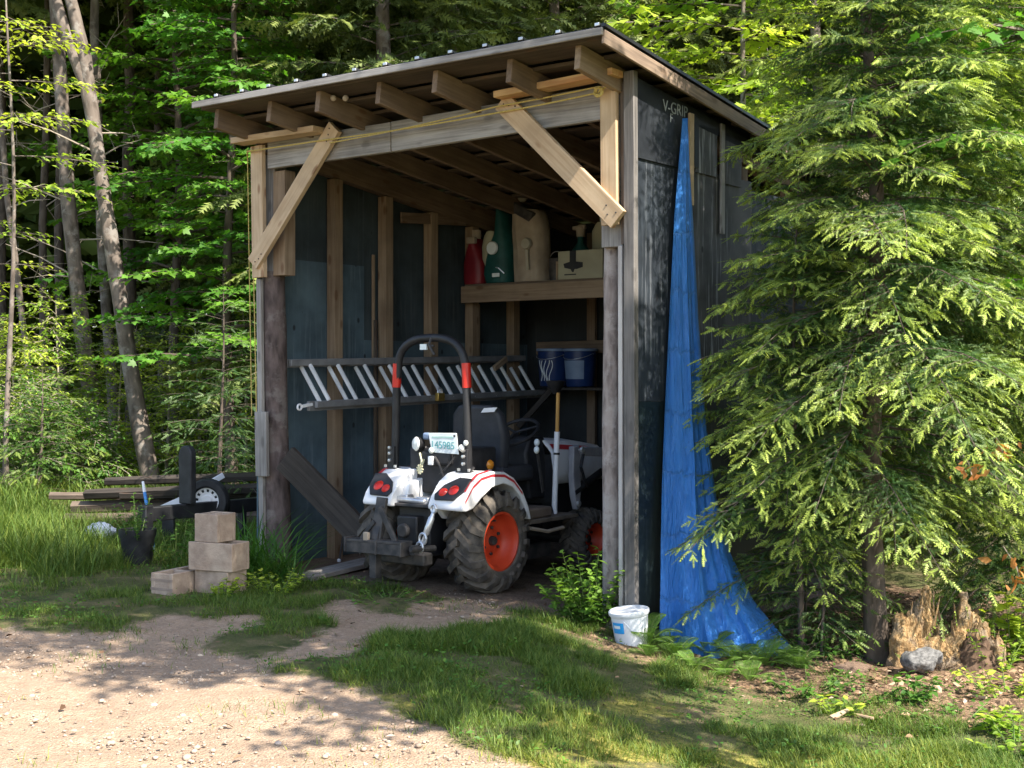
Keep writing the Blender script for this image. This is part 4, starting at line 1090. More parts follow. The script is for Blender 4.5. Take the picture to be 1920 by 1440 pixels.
mb = MB(); mb.tube([a, a.lerp(b, .2), a.lerp(b, .25), a.lerp(b, .65), a.lerp(b, .7), b], [.014, .014, .022, .022, .013, .013], 10)
for r_, t_ in ((.03, .78), (.028, 1.0), (.022, .0)):
    c = a.lerp(b, t_); mb.tube([c + Vector((math.cos(q) * r_, -.012, math.sin(q) * r_ * 1.2)) for q in np.linspace(0, 2 * PI, 12)], .009, 6)
mb.build('turnbuckle', M['steel'], tr)
# dash, steering wheel, levers
mb = MB(); mb.prism([(-.17, .86, .55), (-.17, .80, .90), (-.17, .86, 1.02), (-.17, 1.05, 1.02), (-.17, 1.1, .55)], (.34, 0, 0)); mb.build('dashboard', M['blackp'], tr, bevel=.02)
mb = MB(); c = Vector((0, .90, 1.05)); ax = Vector((0, -.5, .87))
x_, y_, z_ = frame_from(ax)
mb.tube([c + (x_ * math.cos(q) + z_ * math.sin(q)) * .185 for q in np.linspace(0, 2 * PI, 28)], .014, 8)
for q in (0.5, 2.6, 4.7): mb.tube([c, c + (x_ * math.cos(q) + z_ * math.sin(q)) * .18], .011, 6)
mb.tube([c, c + Vector((0, .12, -.2))], .022, 8); mb.build('steering_wheel', M['blackp'], tr)
mb = MB()
for x, y, z in ((.33, .72, .98), (.37, .66, .93), (.30, .78, .90)): mb.tube([(x - .02, y + .1, .62), (x, y, z)], .007, 6)
mb.build('lever', M['iron'], tr)
for x, y, z in ((.33, .72, .99), (.37, .66, .94)):
    mb = MB(); mb.ball((x, y, z), .022, 7, (1, 1, 1.3)); mb.build('lever_knob', M['plate'], tr)
mb = MB(); mb.vbox((.18, .40, .425), (.50, 1.02, .455)); mb.vbox((-.5, .40, .425), (-.18, 1.02, .455)); mb.build('footboard', mottled('muddy_footboard', (.10, .08, .06), (.17, .14, .11), 9, .9), tr, bevel=.006)
mb = MB(); mb.vbox((.28, .42, .455), (.47, .72, .53)); mb.build('tool_box', mottled('brown_box', (.13, .095, .075), (.17, .13, .10), 9, .8), tr, bevel=.015)
mb = MB(); mb.tube([(.50, .40, .40), (.51, .6, .36), (.51, .8, .37)], .014, 6); mb.build('step_rail', M['canvas'], tr)
# hood
mb = MB()
sec = [(-.272, .66), (-.275, .74), (-.25, .90), (-.17, .985), (0, 1.005), (.17, .985), (.25, .90), (.275, .74), (.272, .66)]
rows = []
for y, k, zz in ((1.02, 1.0, 0), (1.08, 1.0, -.005), (1.5, .97, -.03), (1.8, .93, -.07), (1.9, .86, -.12), (1.93, .78, -.17)):
    rows.append([Vector((x * k, y, .5 + (z - .5 + zz) if z > .7 else z)) for x, z in sec])
mb.loft(rows); b = len(rows) * 9 - 9; mb.f.append([b + j for j in range(9)]); mb.m.append(0)
hood = mb.build('hood', M['white'], tr, solid=.012)
mb = MB(); mb.loft([[Vector((x * 1.005, y, z + zz + .003)) for x, z in ((.205, .957), (.235, .921))] for y, zz in ((1.06, 0.002), (1.3, -.016), (1.55, -.033), (1.78, -.066))]); mb.build('stripe', M['stripe'], hood)
mb = MB(); mb.prism([(-.25, 1.05, .52), (-.25, 1.05, .88), (.25, 1.05, .88), (.25, 1.05, .52)], (0, .02, 0)); mb.build('firewall', M['black'], tr)
# loader
for sd in (-1, 1):
    mb = MB(); mb.prism([(sd * .40, y, z) for y, z in ((1.03, .95), (1.11, .96), (1.13, .88), (1.13, .60), (1.12, .48), (1.08, .47), (1.04, .58), (1.02, .75))], (sd * .05, 0, 0)); mb.build('loader_post', M['loader'], tr, bevel=.01)
    mb = MB(); mb.prism([(sd * .46, y, z) for y, z in ((1.06, .93), (1.12, .95), (1.5, .92), (1.95, .78), (2.2, .45), (2.15, .40), (2.07, .44), (1.88, .71), (1.5, .85), (1.1, .88))], (sd * .045, 0, 0)); mb.build('loader_arm', M['loader'], tr, bevel=.008)
    mb = MB()
    for y, z in ((1.05, .93), (1.08, .52)): mb.lathe([(0, .02), (.022, .018), (.022, 0)], (sd * .505 if z > .8 else sd * .452, y, z), (sd, 0, 0), 10)
    mb.build('bolt', M['steel'], tr)
    mb = MB(); mb.tube([(sd * .43, 1.05, .6), (sd * .43, 1.45, .74)], .028, 10); mb.tube([(sd * .43, 1.45, .74), (sd * .43, 1.75, .80)], .014, 8); mb.build('hydraulic_cylinder', M['black'], tr)
    mb = MB(); mb.tube([(sd * .49, 1.1, .90), (sd * .52, 1.02, .80), (sd * .5, 1.1, .7), (sd * .46, 1.2, .64)], .012, 6); mb.build('hose', M['blackp'], tr)
mb = MB(); mb.prism([(-.58, y, z) for y, z in ((2.2, .5), (2.2, .12), (2.55, .08), (2.55, .1), (2.24, .15), (2.23, .5))], (1.16, 0, 0)); mb.build('loader_bucket', M['iron'], tr, bevel=.004)
mb = MB(); mb.vbox((-.2, 1.1, .26), (.2, 1.9, .80)); mb.build('engine', M['black'], tr, bevel=.01)

# broom standing on the footboard
e0 = tloc + Vector((.805 * .40 + .594 * .86, -.594 * .40 + .805 * .86, .457))
t = thing('push_broom', 'upright broom with white lower handle, bare wood upper handle and dark bristles on top', 'broom', e0, math.atan2(-.594, .805))
mb = MB(); mb.tube([(0, 0, 0), (-.01, 0, .06), (.014, 0, .61)], [.012, .021, .021], 12); mb.build('sleeve', M['white'], t)
mb = MB(); mb.tube([(.0095, 0, .44), (.01, 0, .455)], .0235, 12); mb.build('grip_ring', M['black'], t)
mb = MB(); mb.tube([(.014, 0, .605), (.024, 0, .90)], .0145, 10); mb.build('shaft', wood('broom_handle', (.58, .33, .10), (.42, .2, .05), knots=0), t)
mb = MB(); mb.lathe([(.02, .89), (.03, .91), (.06, .95), (.075, .985), (.06, .99), (.0, .99)], (.0, 0, 0), n=14); mb.build('bristles', M['black'], t)

# ------------------------------------------------------------------ concrete blocks
def block(name_label, p, rz, size=(.40, .19, .19), stand=False, group='concrete blocks by the shed'):
    L, Wd, H = size
    t = thing('concrete_block', name_label, 'concrete block', p, rz, group)
    mb = MB(); wl_ = .032
    xs = [-L / 2, -.016, L / 2 - wl_]
    # shell with two open cores, walls butted
    mb.vbox((-L / 2, -Wd / 2, 0), (L / 2, -Wd / 2 + wl_, H)); mb.vbox((-L / 2, Wd / 2 - wl_, 0), (L / 2, Wd / 2, H))
    for x in xs: mb.vbox((x, -Wd / 2 + wl_, 0), (x + wl_, Wd / 2 - wl_, H - .003))
    mb.build('block_body', M['block'], t, bevel=.004)
    return t
g0 = G(402, 1118)
d1 = R(-31)
b1 = Vector((g0.x - .02, g0.y + .10, g0.z))
t = block('bottom concrete block half sunk in the weeds under the stack', b1 + Vector((.03, .05, -.03)), d1, (.30, .19, .19))
t2 = block('long concrete block in the middle of the stack', b1 + Vector((.02, .04, .162)), R(-24), (.36, .20, .19))
t3 = block('square concrete block on top of the stack', b1 + Vector((-.01, .06, .354)), R(-28), (.20, .19, .19))
g1 = G(322, 1118)
t4 = block('single grooved concrete block lying left of the stack', g1 + Vector((.02, .2, -.01)), R(62), (.40, .19, .16))
mb = MB()
for z in (.045, .105): mb.vbox((-.203, -.096, z), (-.197, .096, z + .018))
mb.build('groove', mottled('block_groove', (.24, .18, .14), (.3, .23, .18), 22, .95), t4)

# ------------------------------------------------------------------ clutter left of the shed
g = G(277, 1056)
ub = thing('utility_trailer', 'black steel trailer with round topped upright post and white drilled wheel beside the shed', 'trailer', g, ROT)
mb = MB(); mb.beam((0, 0, .385), (0.0, 2.3, .37), .07, .115); mb.beam((.55, .9, .385), (.55, 2.3, .37), .06, .1); mb.beam((0, 1.2, .385), (.55, 1.2, .385), .06, .06); mb.build('frame_rail', M['black'], ub, bevel=.008)
mb = MB(); mb.vbox((-.05, -.06, -.02), (.05, .02, .46)); mb.build('leg', M['black'], ub, bevel=.01); mb = MB(); mb.vbox((-.03, .95, -.02), (.03, 1.01, .33)); mb.build('leg', M['black'], ub, bevel=.01)
mb = MB(); pr = [(-.075, 0), (-.075, .4)] + [(.075 * math.cos(q), .4 + .075 * math.sin(q)) for q in np.linspace(PI, 0, 12)] + [(.075, 0)]
mb.prism([(x + .02, .35, z + .44) for x, z in pr], (0, .06, 0)); mb.build('upright_post', M['blackp'], ub, bevel=.02, seg=3)
wh = sub('wheel', ub, (-.06, .66, .44)); wh.scale = (.78, .78, .78)
wh.rotation_euler = (0, 0, R(28))
mb = MB(); mb.lathe([(.14, .05), (.16, .065), (.22, .06), (.235, .03), (.238, 0), (.235, -.03), (.22, -.06), (.16, -.065), (.14, -.05)], (0, 0, 0), (0, 1, 0), 36); mb.build('tyre', M['blackp'], wh)
mb = MB()
n = 12; r0, r1, r2, r3 = .045, .098, .122, .15
mb.lathe([(.0, -.045), (.055, -.045), (.07, -.03), (.095, -.03)], (0, 0, 0), (0, 1, 0), 36)
for i in range(n):
    a0 = 2 * PI * i / n; da = 2 * PI / n
    mb.lathe([(.095, -.03), (.124, -.035)], (0, 0, 0), (0, 1, 0), 3, 0, a0, a0 + da * .55)
mb.lathe([(.124, -.035), (.15, -.05), (.156, -.055), (.15, -.03)], (0, 0, 0), (0, 1, 0), 36); mb.build('rim', M['white'], wh)
mb = MB(); mb.lathe([(.146, -.02), (.03, -.015), (0, -.015)], (0, 0, 0), (0, 1, 0), 24); mb.build('brake_drum', M['black'], wh)
mb = MB(); mb.vbox((.1, 1.15, .28), (.75, 2.3, .66)); mb.vbox((.1, 1.15, .66), (.6, 2.0, .74)); mb.build('engine_cover', M['blackp'], ub, bevel=.03)
mb = MB(); mb.ball((.0, 1.18, .70), .018, 6); mb.build('bolt', M['plate'], ub)
p = at(328, 938, 11.6)
mb = MB(); mb.prism([(-.16, 0, -.06), (.10, 0, -.06), (.10, 0, .06), (.02, 0, .02)], (0, .02, 0)); o = mb.build('white_sheet', M['offwhite']); o.location = p
props(o, 'small white triangular panel poking out behind the round topped black post', 'sheet metal')
mb = MB(); mb.vbox((-.1, -.05, -.35), (.0, .0, -.06)); o2 = mb.build('prop_foot', M['black'], o)
p = at(394, 905, 12.0)
mb = MB(); mb.beam((-.1, 0, -.06), (.1, .1, .06), .02, .05); mb.beam((.0, .04, -.66), (.0, .05, .0), .03, .03)
o = mb.build('light_board', M['offwhite'], None, bevel=.003); o.location = p; props(o, 'pale sloping board end behind the white drilled wheel', 'board')
g = G(292, 1040)
t = thing('marker_stake', 'thin blue stake with a white tip standing by the black trailer', 'stake', (g.x, g.y, g.z), 0)
top = at(268, 903, g.y + .3) - Vector(g)
base = Vector((0, 0, -.05))
mb = MB(); mb.tube([base, base.lerp(top, .86)], .014, 8); mb.build('rod', M['stakeb'], t)
mb = MB(); mb.tube([base.lerp(top, .86), top], [.015, .011], 8); mb.build('tip', M['white'], t)
g = G(188, 1010)
t = thing('plastic_bag', 'crumpled white plastic bag in the grass left of the trailer', 'bag', g)
mb = MB(); mb.ball((0, 0, .07), .12, 9, (1.15, .6, .62))
for v in mb.v: v += Vector((random.uniform(-.012, .012), random.uniform(-.012, .012), random.uniform(-.012, .012)))
mb.build('sack', M['offwhite'], t)
g = G(258, 1062)
t = thing('plant_tub', 'black plastic tub with weeds growing over it in front of the trailer', 'tub', g, .3)
mb = MB(); mb.lathe([(0, 0), (.10, 0), (.13, .22), (.14, .24), (.145, .29), (.125, .29), (.115, .2), (0, .19)], n=22); mb.build('tub', M['blackp'], t)
tub_at = g + Vector((0, 0, .19))
g = G(10, 936)
t = thing('rusty_barrel', 'rusty brown barrel at the edge of the woods', 'barrel', g, .2)
mb = MB(); mb.lathe([(0, 0), (.14, 0), (.145, .02), (.15, .12), (.145, .14), (.15, .16), (.14, .29), (.10, .33), (0, .335)], n=20); mb.build('drum', mottled('old_brown_rust', (.09, .065, .07), (.16, .12, .12), 8, .8, .4), t)
# stack of split slabs
g = G(230, 985)
sl = [(-.55, 0, .05, 1.7, .15), (-.2, -.03, .07, 1.7, .14), (-.5, .02, .17, 1.6, .14), (-.1, .05, .19, 1.6, .13), (-.75, .05, .27, 1.5, .09), (-.35, .0, .30, 1.8, .12), (.0, -.02, .30, 1.4, .11), (-.25, .1, .40, 1.5, .10), (.0, .05, .42, 1.5, .10)]
lab = ['lowest', 'low right', 'second layer', 'second layer right', 'long thin', 'third layer', 'short third layer', 'top', 'top right']
nm = ['split slab at the bottom left of the wood pile', 'split slab at the bottom right of the wood pile', 'thick split slab in the second layer of the wood pile', 'split slab in the second layer nearest the blue stake', 'long thin slab sticking out left of the wood pile', 'pale split slab across the third layer of the wood pile', 'short slab in the third layer beside the blue stake', 'dark slab on top of the wood pile', 'narrow dark slab topmost on the wood pile near the trunk']
for (dx, dy, dz, L, th), l in zip(sl, nm):
    mb = MB(); tilt = random.uniform(-.04, .04); yaw = random.uniform(-.10, .16)
    d = Vector((math.cos(yaw), math.sin(yaw), tilt)); p0 = Vector((0, 0, 0))
    n_ = 6; sec_ = [(math.cos(2 * PI * j / n_ + .3) * th * .75, math.sin(2 * PI * j / n_ + .3) * th * .45) for j in range(n_)]
    x_, d_, z_ = frame_from(d)
    rows = [[p0 + d_ * (L * i / 6) + x_ * a * random.uniform(.85, 1.1) + z_ * b * random.uniform(.85, 1.1) for a, b in sec_] for i in range(7)]
    mb.loft(rows, 0, True); k = len(mb.v); mb.f += [list(range(n_ - 1, -1, -1)), list(range(k - n_, k))]; mb.m += [0, 0]
    mb.g = [Vector((v.y * 1.0, v.x, v.z)) + Vector((dx, dz * 9, 0)) for v in mb.v]
    o = mb.build('split_log', M['slab'] if dz < .3 else M['darkplank']); o.location = g + Vector((dx, dy * 3, dz)); props(o, l, 'split log', 'split slabs in the wood pile')

# ------------------------------------------------------------------ white bucket by the corner post
g = G(1188, 1216)
t = thing('white_bucket', 'white plastic bucket with a blue label at the foot of the right corner post', 'bucket', (g.x, g.y + .04, g.z - .03), rot=(R(3), R(-5), R(-20)))
mb = MB(); mb.lathe([(0, 0), (.092, 0), (.096, .012), (.112, .225), (.118, .23), (.118, .245), (.112, .25), (.105, .25), (.09, .02), (0, .015)], n=36); mb.build('bucket_body', M['offwhite'], t)
def arc_patch(mb, r0, z0, z1, a0, a1, tap=.08):
    mb.lathe([(r0 + z0 * tap, z0), (r0 + z1 * tap, z1)], (0, 0, 0), (0, 0, 1), 14, 0, a0, a1)
mb = MB(); arc_patch(mb, .0965, .135, .20, R(-84), R(-38)); mb.build('blue_label', M['label'], t)
mb = MB(); arc_patch(mb, .0975, .165, .183, R(-72), R(-46)); mb.build('label_mark', M['plate'], t)
mb = MB(); arc_patch(mb, .0965, .02, .08, R(-72), R(-36)); mb.build('blue_label', mottled('faded_blue', (.25, .5, .68), (.45, .6, .72), 12), t)
mb = MB(); mb.lathe([(.122, .236), (.124, .24), (.124, .256), (.118, .262), (.10, .258), (0, .258)], n=36); mb.build('lid', M['offwhite'], t)
mb = MB(); mb.tube([(.11 * math.cos(R(a)), .11 * math.sin(R(a)), z) for a, z in ((-108, .235), (-95, .21), (-80, .175), (-60, .13))], .0022, 5); mb.build('handle', M['steel'], t)

# ------------------------------------------------------------------ rotten stump, stone and wood chips
g = G(1775, 1262)
st = thing('rotten_stump', 'broken rotten tree stump with orange jagged lobes beside the hemlock', 'stump', g + Vector((-.02, .06, 0)))
st.scale = (.86, .86, 1.0)
def lobe(mb, x, y, h, w, d, lean=0, seed=0, jag=.3):
    r_ = np.random.default_rng(seed); n_ = 14; rows = []
    for i in range(9):
        tt = i / 8; k = (1 - .28 * tt - .30 * tt ** 4)
        rows.append([Vector((x + lean * tt * h + math.cos(2 * PI * j / n_) * w * k * (1 + .22 * (vnoise(np.array(j * .9 + seed), np.array(tt * 3.0), seed) - .5)),
                             y + math.sin(2 * PI * j / n_) * d * k * (1 + .22 * (vnoise(np.array(j * 1.1), np.array(tt * 4 + seed), 3) - .5)),
                             -.06 + (h + .06) * tt * (1 + jag * (r_.random() - .6) * tt))) for j in range(n_)])
    mb.loft(rows, 0, True); b = len(mb.v) - n_
    c = sum((mb.v[b + j] for j in range(n_)), Vector()) / n_ + Vector((0, 0, -h * .12))
    mb.v.append(c); mb.g.append(c.copy()); q = len(mb.v) - 1
    for j in range(n_): mb.f.append([b + j, b + (j + 1) % n_, q]); mb.m.append(0)
lump = bpy.data.textures.new('rot_lump', 'CLOUDS'); lump.noise_scale = .09; lump.noise_depth = 4
def ragged(o, k=.05):
    md = o.modifiers.new('round', 'SUBSURF'); md.levels = 2; md.render_levels = 2; md.subdivision_type = 'SIMPLE'
    dm = o.modifiers.new('rot', 'DISPLACE'); dm.texture = lump; dm.strength = k; dm.mid_level = .5
def swap(mb):
    mb.g = [Vector((v.x, v.z, v.y)) for v in mb.v]; return mb
for x, y, h, w, d, ln, s_ in ((-.25, .0, .34, .13, .08, .03, 1), (-.13, .05, .40, .10, .07, .03, 12), (-.08, .10, .45, .08, .06, .02, 2), (.15, .03, .46, .075, .06, .05, 3), (.22, .06, .34, .09, .07, .08, 13), (.30, .07, .26, .11, .08, .05, 4), (.02, .12, .25, .16, .1, .0, 5)):
    mb = MB(); lobe(mb, x, y, h, w, d, ln, s_, .14); ragged(swap(mb).build('lobe', M['rot'], st), .075)
mb = MB(); lobe(mb, .02, .06, .20, .38, .22, 0, 9, .3); ragged(swap(mb).build('stump_base', M['rot'], st), .12)
mb = MB(); lobe(mb, .22, -.08, .20, .16, .1, .02, 10, .3); ragged(swap(mb).build('root', bark('dark_rot', (.14, .09, .06), (.03, .02, .016), 1.2), st), .10)
mb = MB(); lobe(mb, .38, .0, .22, .08, .10, .0, 11, .2); ragged(swap(mb).build('root', M['rot'], st), .06)
r_ = np.random.default_rng(3)
for i in range(16):
    a = r_.uniform(0, 2 * PI); L = r_.uniform(.08, .2); x, y, z = r_.uniform(-.28, .32), r_.uniform(-.06, .1), r_.uniform(.14, .34)
    mb = MB(); mb.beam((x, y, z), (x + math.cos(a) * .03, y - .03, z + L), r_.uniform(.014, .035), r_.uniform(.008, .016), taper=.25); mb.build('splinter', M['rot'], st, bevel=.001)
def rock(name, label, p, size, mat, seed):
    v, f = rock_t(seed); bm = MB(); bm.add([Vector(a) * 1 for a in v], f)
    o = bm.build(name, mat); o.location = p; o.scale = size
    md = o.modifiers.new('round', 'SUBSURF'); md.levels = 3; md.render_levels = 3
    tx = bpy.data.textures.new('lump', 'CLOUDS'); tx.noise_scale = .45; tx.noise_depth = 4
    dm = o.modifiers.new('lump', 'DISPLACE'); dm.texture = tx; dm.strength = .55; dm.mid_level = .5
    return props(o, label, 'stone' if 'stone' in name else 'wood chunk')
rock('grey_stone', 'rounded grey stone in front of the rotten stump', G(1775, 1262) + Vector((-.20, -.17, .11)), (.15, .10, .15), M['stone'], 5)
rock('bark_chunk', 'speckled chunk of brown bark left of the hemlock trunk', G(1600, 1268) + Vector((0, .05, .03)), (.16, .12, .08), bark('speckled_bark', (.26, .18, .13), (.09, .06, .045), 2), 8)
rock('bark_chunk', 'pale wood chunk lying in front of the grey stone', G(1755, 1310) + Vector((0, .0, .03)), (.045, .05, .09), M['chip'], 9)
chips = [(1668, 1246, .13, .3), (1690, 1292, .09, 1.2), (1672, 1294, .06, .2), (1800, 1300, .10, 2.0), (1620, 1355, .10, 2.6), (1575, 1350, .11, .5), (1460, 1212, .08, 1.0), (1850, 1290, .11, .8), (1835, 1318, .09, 2.4)]
for i, (px, py, L, a) in enumerate(chips):
    g_ = G(px, py); mb = MB(); mb.beam((-L / 2, 0, 0), (L / 2, 0, .015), L * .32, .014, taper=.55)
    o = mb.build('wood_chip', M['chip'], None, bevel=.002); o.location = g_ + Vector((0, 0, .025)); o.rotation_euler = (random.uniform(-.3, .3), random.uniform(-.3, .3), a)
    props(o, 'pale splintered wood chip on the leaf litter around the rotten stump', 'wood chip', 'wood chips around the stump')
# ------------------------------------------------------------------ trees and plants
def nrmz(a): return a / np.maximum(np.linalg.norm(a, axis=-1, keepdims=True), 1e-6)
class Crown:
    def __init__(s): s.P = []; s.D = []; s.N = []; s.S = []; s.T = []
    def put(s, P, D, N_, S, T):
        n = len(P)
        if n == 0: return
        s.P.append(P); s.D.append(D); s.N.append(np.broadcast_to(N_, (n, 3))); s.S.append(np.broadcast_to(S, (n,))); s.T.append(np.broadcast_to(T, (n,)))
    def mesh(s, name, tmpl, mat):
        P, D, N_, S, T = [np.concatenate(a) for a in (s.P, s.D, s.N, s.S, s.T)]
        return card_mesh(name, *tmpl, P, D, N_ + rng.normal(0, .02, N_.shape), S, np.clip(T, 0, 1), mat)

def hemlock(H, R0, z0, nb, gap=.055, tgap=.022, sl=.062, seed=0, rt=.07, young=.55, lean=(0, 0), zlist=None, droop=.30, prof=.75, side=.42, rmin=.10, low=0):
    """trunk with limbs (MB) and the needle sprigs (Crown)"""
    r = np.random.default_rng(seed); cr = Crown(); mb = MB()
    tp = [Vector((lean[0] * (max(z, 0) / H) ** 1.2 + .03 * math.sin(z * 1.7 + seed), lean[1] * (z / H) + .03 * math.cos(z * 1.3), z)) for z in np.linspace(-.1, H, 16)]
    mb.tube(tp, [rt * (1 - .93 * i / 15) * (1.25 if i == 0 else 1) for i in range(16)], 10)
    az = r.uniform(0, 6.28)
    for b in range(nb):
        f = (b + r.random()) / nb; z = z0 + (H * .985 - z0) * f ** .9
        az += 2.399 + r.uniform(-.5, .5)
        L = (R0 * (1 - (z / H)) ** prof + rmin) * r.uniform(.72, 1.12)
        if low and math.cos(az) < -.45: L *= .85 - .17 * float(smooth(1.9, 2.5, z))
        if low and math.sin(az) < -.4: L *= .72 + .28 * float(smooth(1.2, 2.0, z))
        if low: L *= .35 + .65 * float(smooth(low * .4, low, z))
        k = z / H
        slope = .45 * k + r.uniform(-.12, .2) - .05
        dr = droop * r.uniform(.6, 1.3) / max(L, .4) * (1.2 - .6 * k)
        d0 = np.array([math.cos(az), math.sin(az), 0.0]); sd = np.array([-d0[1], d0[0], 0.0])
        wob = r.uniform(-.25, .25)
        c = np.interp(z, [p.z for p in tp], range(16)); ci = min(int(c), 14); base = np.array(tp[ci].lerp(tp[ci + 1], c - ci))
        def pos(s): s = np.asarray(s)[..., None]; return base + d0 * s + sd * wob * s * s / max(L, .3) + np.array([0, 0, 1.]) * (slope * s - dr * s * s)
        mb.tube([Vector(p) for p in pos(np.linspace(0, L, 6))], [max(.0022, rt * .13 * L / (R0 + .1) * (1 - .85 * i / 5)) for i in range(6)], 4, cap=False)
        ss = np.arange(max(.10, L * .12), L, gap); 
        for i, s in enumerate(ss):
            t = s / L
            lb = min(side * L * (1 - t) ** .8 + .05, .62) * r.uniform(.6, 1.15) * (.55 + .45 * min(1, t / .3))
            p0 = pos(s); tg = nrmz(pos(s + .02) - p0)
            sg = 1 if i % 2 else -1
            a = r.uniform(.75, 1.1); lat = np.cross([0, 0, 1.], tg)
            bd = nrmz(tg * math.cos(a) + lat * sg * math.sin(a) + np.array([0, 0, r.uniform(-.25, .12)]))
            n = max(2, int(lb / tgap))
            q = (np.arange(n) + .5) / n
            bdr = .9 * droop * r.uniform(.5, 1.5)
            bp = p0 + bd * (q * lb)[:, None] + np.array([0, 0, -1.]) * (bdr * (q * lb) ** 2)[:, None]
            bt = nrmz(bd + np.array([0, 0, -1.]) * (2 * bdr * q * lb)[:, None])
            sgn = np.where(np.arange(n) % 2, 1, -1)[:, None]
            up = nrmz(np.array([0, 0, .8]) + r.normal(0, .62, (n, 3)))
            l2 = np.cross(up, bt)
            ang = r.uniform(.5, .95, (n, 1))
            td = nrmz(bt * np.cos(ang) + l2 * sgn * np.sin(ang) + np.array([0, 0, -1.]) * r.uniform(.0, .35, (n, 1)))
            sz = sl * r.uniform(.7, 1.25, n) * (1 - .25 * q)
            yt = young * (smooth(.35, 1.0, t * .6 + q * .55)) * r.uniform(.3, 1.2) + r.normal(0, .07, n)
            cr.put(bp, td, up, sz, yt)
            # tip of the branchlet: a bright soft shoot
            cr.put(bp[-1:], bt[-1:] + np.array([[0, 0, -.25]]), up[-1:], sl * 1.25, np.array([young * (.55 + .7 * t)]))
            if lb > .2 and i % 2 == 0: mb.tube([Vector(p0), Vector(bp[n // 2]), Vector(bp[-1])], [.003, .002, .001], 3, cap=False)
        cr.put(pos(np.array([L * .97])), nrmz(pos(L) - pos(L - .05))[None] if pos(L).ndim == 1 else nrmz(pos(L) - pos(L - .05)), np.array([[0, 0, 1.]]), sl * 1.6, np.array([young * 1.2]))
    return mb, cr

def decid(H, z0, z1, Rf, nb, seed=0, rt=.1, leaf=.085, tw=.16, lg=.055, lean=(0, 0), flat=.15, up=.25, azs=None, young=.3, ll=.6, trunk_pts=None, twig_mat=True, dens=1.0):
    """broad leaved tree: limbs, side twigs and leaves lying in layers"""
    r = np.random.default_rng(seed); cr = Crown(); mb = MB()
    tp = [Vector(p) for p in trunk_pts] if trunk_pts else [Vector((lean[0] * (max(z, 0) / H) ** 1.3 + .04 * math.sin(z * 1.1 + seed), lean[1] * z / H + .04 * math.cos(z * .9 + seed), z)) for z in np.linspace(-.1, H, 12)]
    k_ = len(tp)
    mb.tube(tp, [rt * (1 - .8 * i / (k_ - 1)) * (1.3 if i == 0 else 1) for i in range(k_)], 12)
    zs = [p.z for p in tp]; az = r.uniform(0, 6)
    for b in range(nb):
        z = z0 + (z1 - z0) * (b + r.random()) / nb
        az = az + 2.4 + r.uniform(-.6, .6) if azs is None else r.uniform(*azs)
        L = Rf((z - z0) / (z1 - z0)) * r.uniform(.65, 1.1)
        if L < .15: continue
        d0 = np.array([math.cos(az), math.sin(az), 0.]); sd = np.array([-d0[1], d0[0], 0])
        c = np.interp(z, zs, range(k_)); ci = min(int(c), k_ - 2); base = np.array(tp[ci].lerp(tp[ci + 1], c - ci))
        slope = up * r.uniform(.4, 1.5); dr = r.uniform(.6, 1.2) * (slope * .8 + .08) / L; wob = r.uniform(-.3, .3)
        def pos(s): s = np.asarray(s, float)[..., None]; return base + d0 * s + sd * wob * s * s / L + np.array([0, 0, 1.]) * (slope * s - dr * s * s)
        mb.tube([Vector(p) for p in pos(np.linspace(0, L, 7))], [max(.003, rt * .3 * min(1, L / 1.5) * (1 - .85 * i / 6)) for i in range(7)], 5, cap=False)
        bt_ = young * r.uniform(.2, 1.6)
        for i, s in enumerate(np.arange(L * .18, L * 1.001, tw)):
            t = s / L; p0 = pos(s); tg = nrmz(pos(s + .03) - p0)
            for sg in (1, -1):
                lb = (ll * (1 - .75 * t) + .12) * r.uniform(.5, 1.2)
                a = r.uniform(.6, 1.15) if t < .97 else r.uniform(.1, .5)
                lat = np.cross([0, 0, 1.], tg)
                bd = nrmz(tg * math.cos(a) + lat * sg * math.sin(a) + np.array([0, 0, r.uniform(-flat, flat)]))
                n = max(2, int(lb / lg * dens)); q = (np.arange(n) + .6) / n
                bp = p0 + bd * (q * lb)[:, None] - np.array([0, 0, 1.]) * (.25 * (q * lb) ** 2)[:, None]
                s2 = np.where(np.arange(n) % 2, 1., -1.)[:, None]
                l2 = np.cross(np.array([0, 0, 1.]), bd)
                ang = r.uniform(.4, 1.3, (n, 1))
                ld = nrmz(bd * np.cos(ang) + l2 * s2 * np.sin(ang) + np.array([0, 0, -1.]) * r.uniform(.05, .6, (n, 1)))
                nn = nrmz(np.array([0, 0, 1.]) + r.normal(0, .33, (n, 3)))
                cr.put(bp + r.normal(0, .012, (n, 3)), ld, nn, leaf * r.uniform(.6, 1.2, n), bt_ + r.normal(0, .1, n))
                if lb > .18: mb.tube([Vector(p0), Vector(bp[-1])], [.004, .0015], 3, cap=False)
    return mb, cr

def plant(name, label, cat, loc, mbcr, tmpl, leafmat, barkmat, group=None, rotz=0, stem='trunk', crown='crown'):
    mb, cr = mbcr
    t = thing(name, label, cat, loc, rotz, group)
    if mb is not None and mb.v: mb.build(stem, barkmat, t)
    link(crown, cr.mesh(crown, tmpl, leafmat), t)
    return t
def base_at(px, y): x = (px - CX) / F * y; return Vector((x, y, float(zg(x, y))))

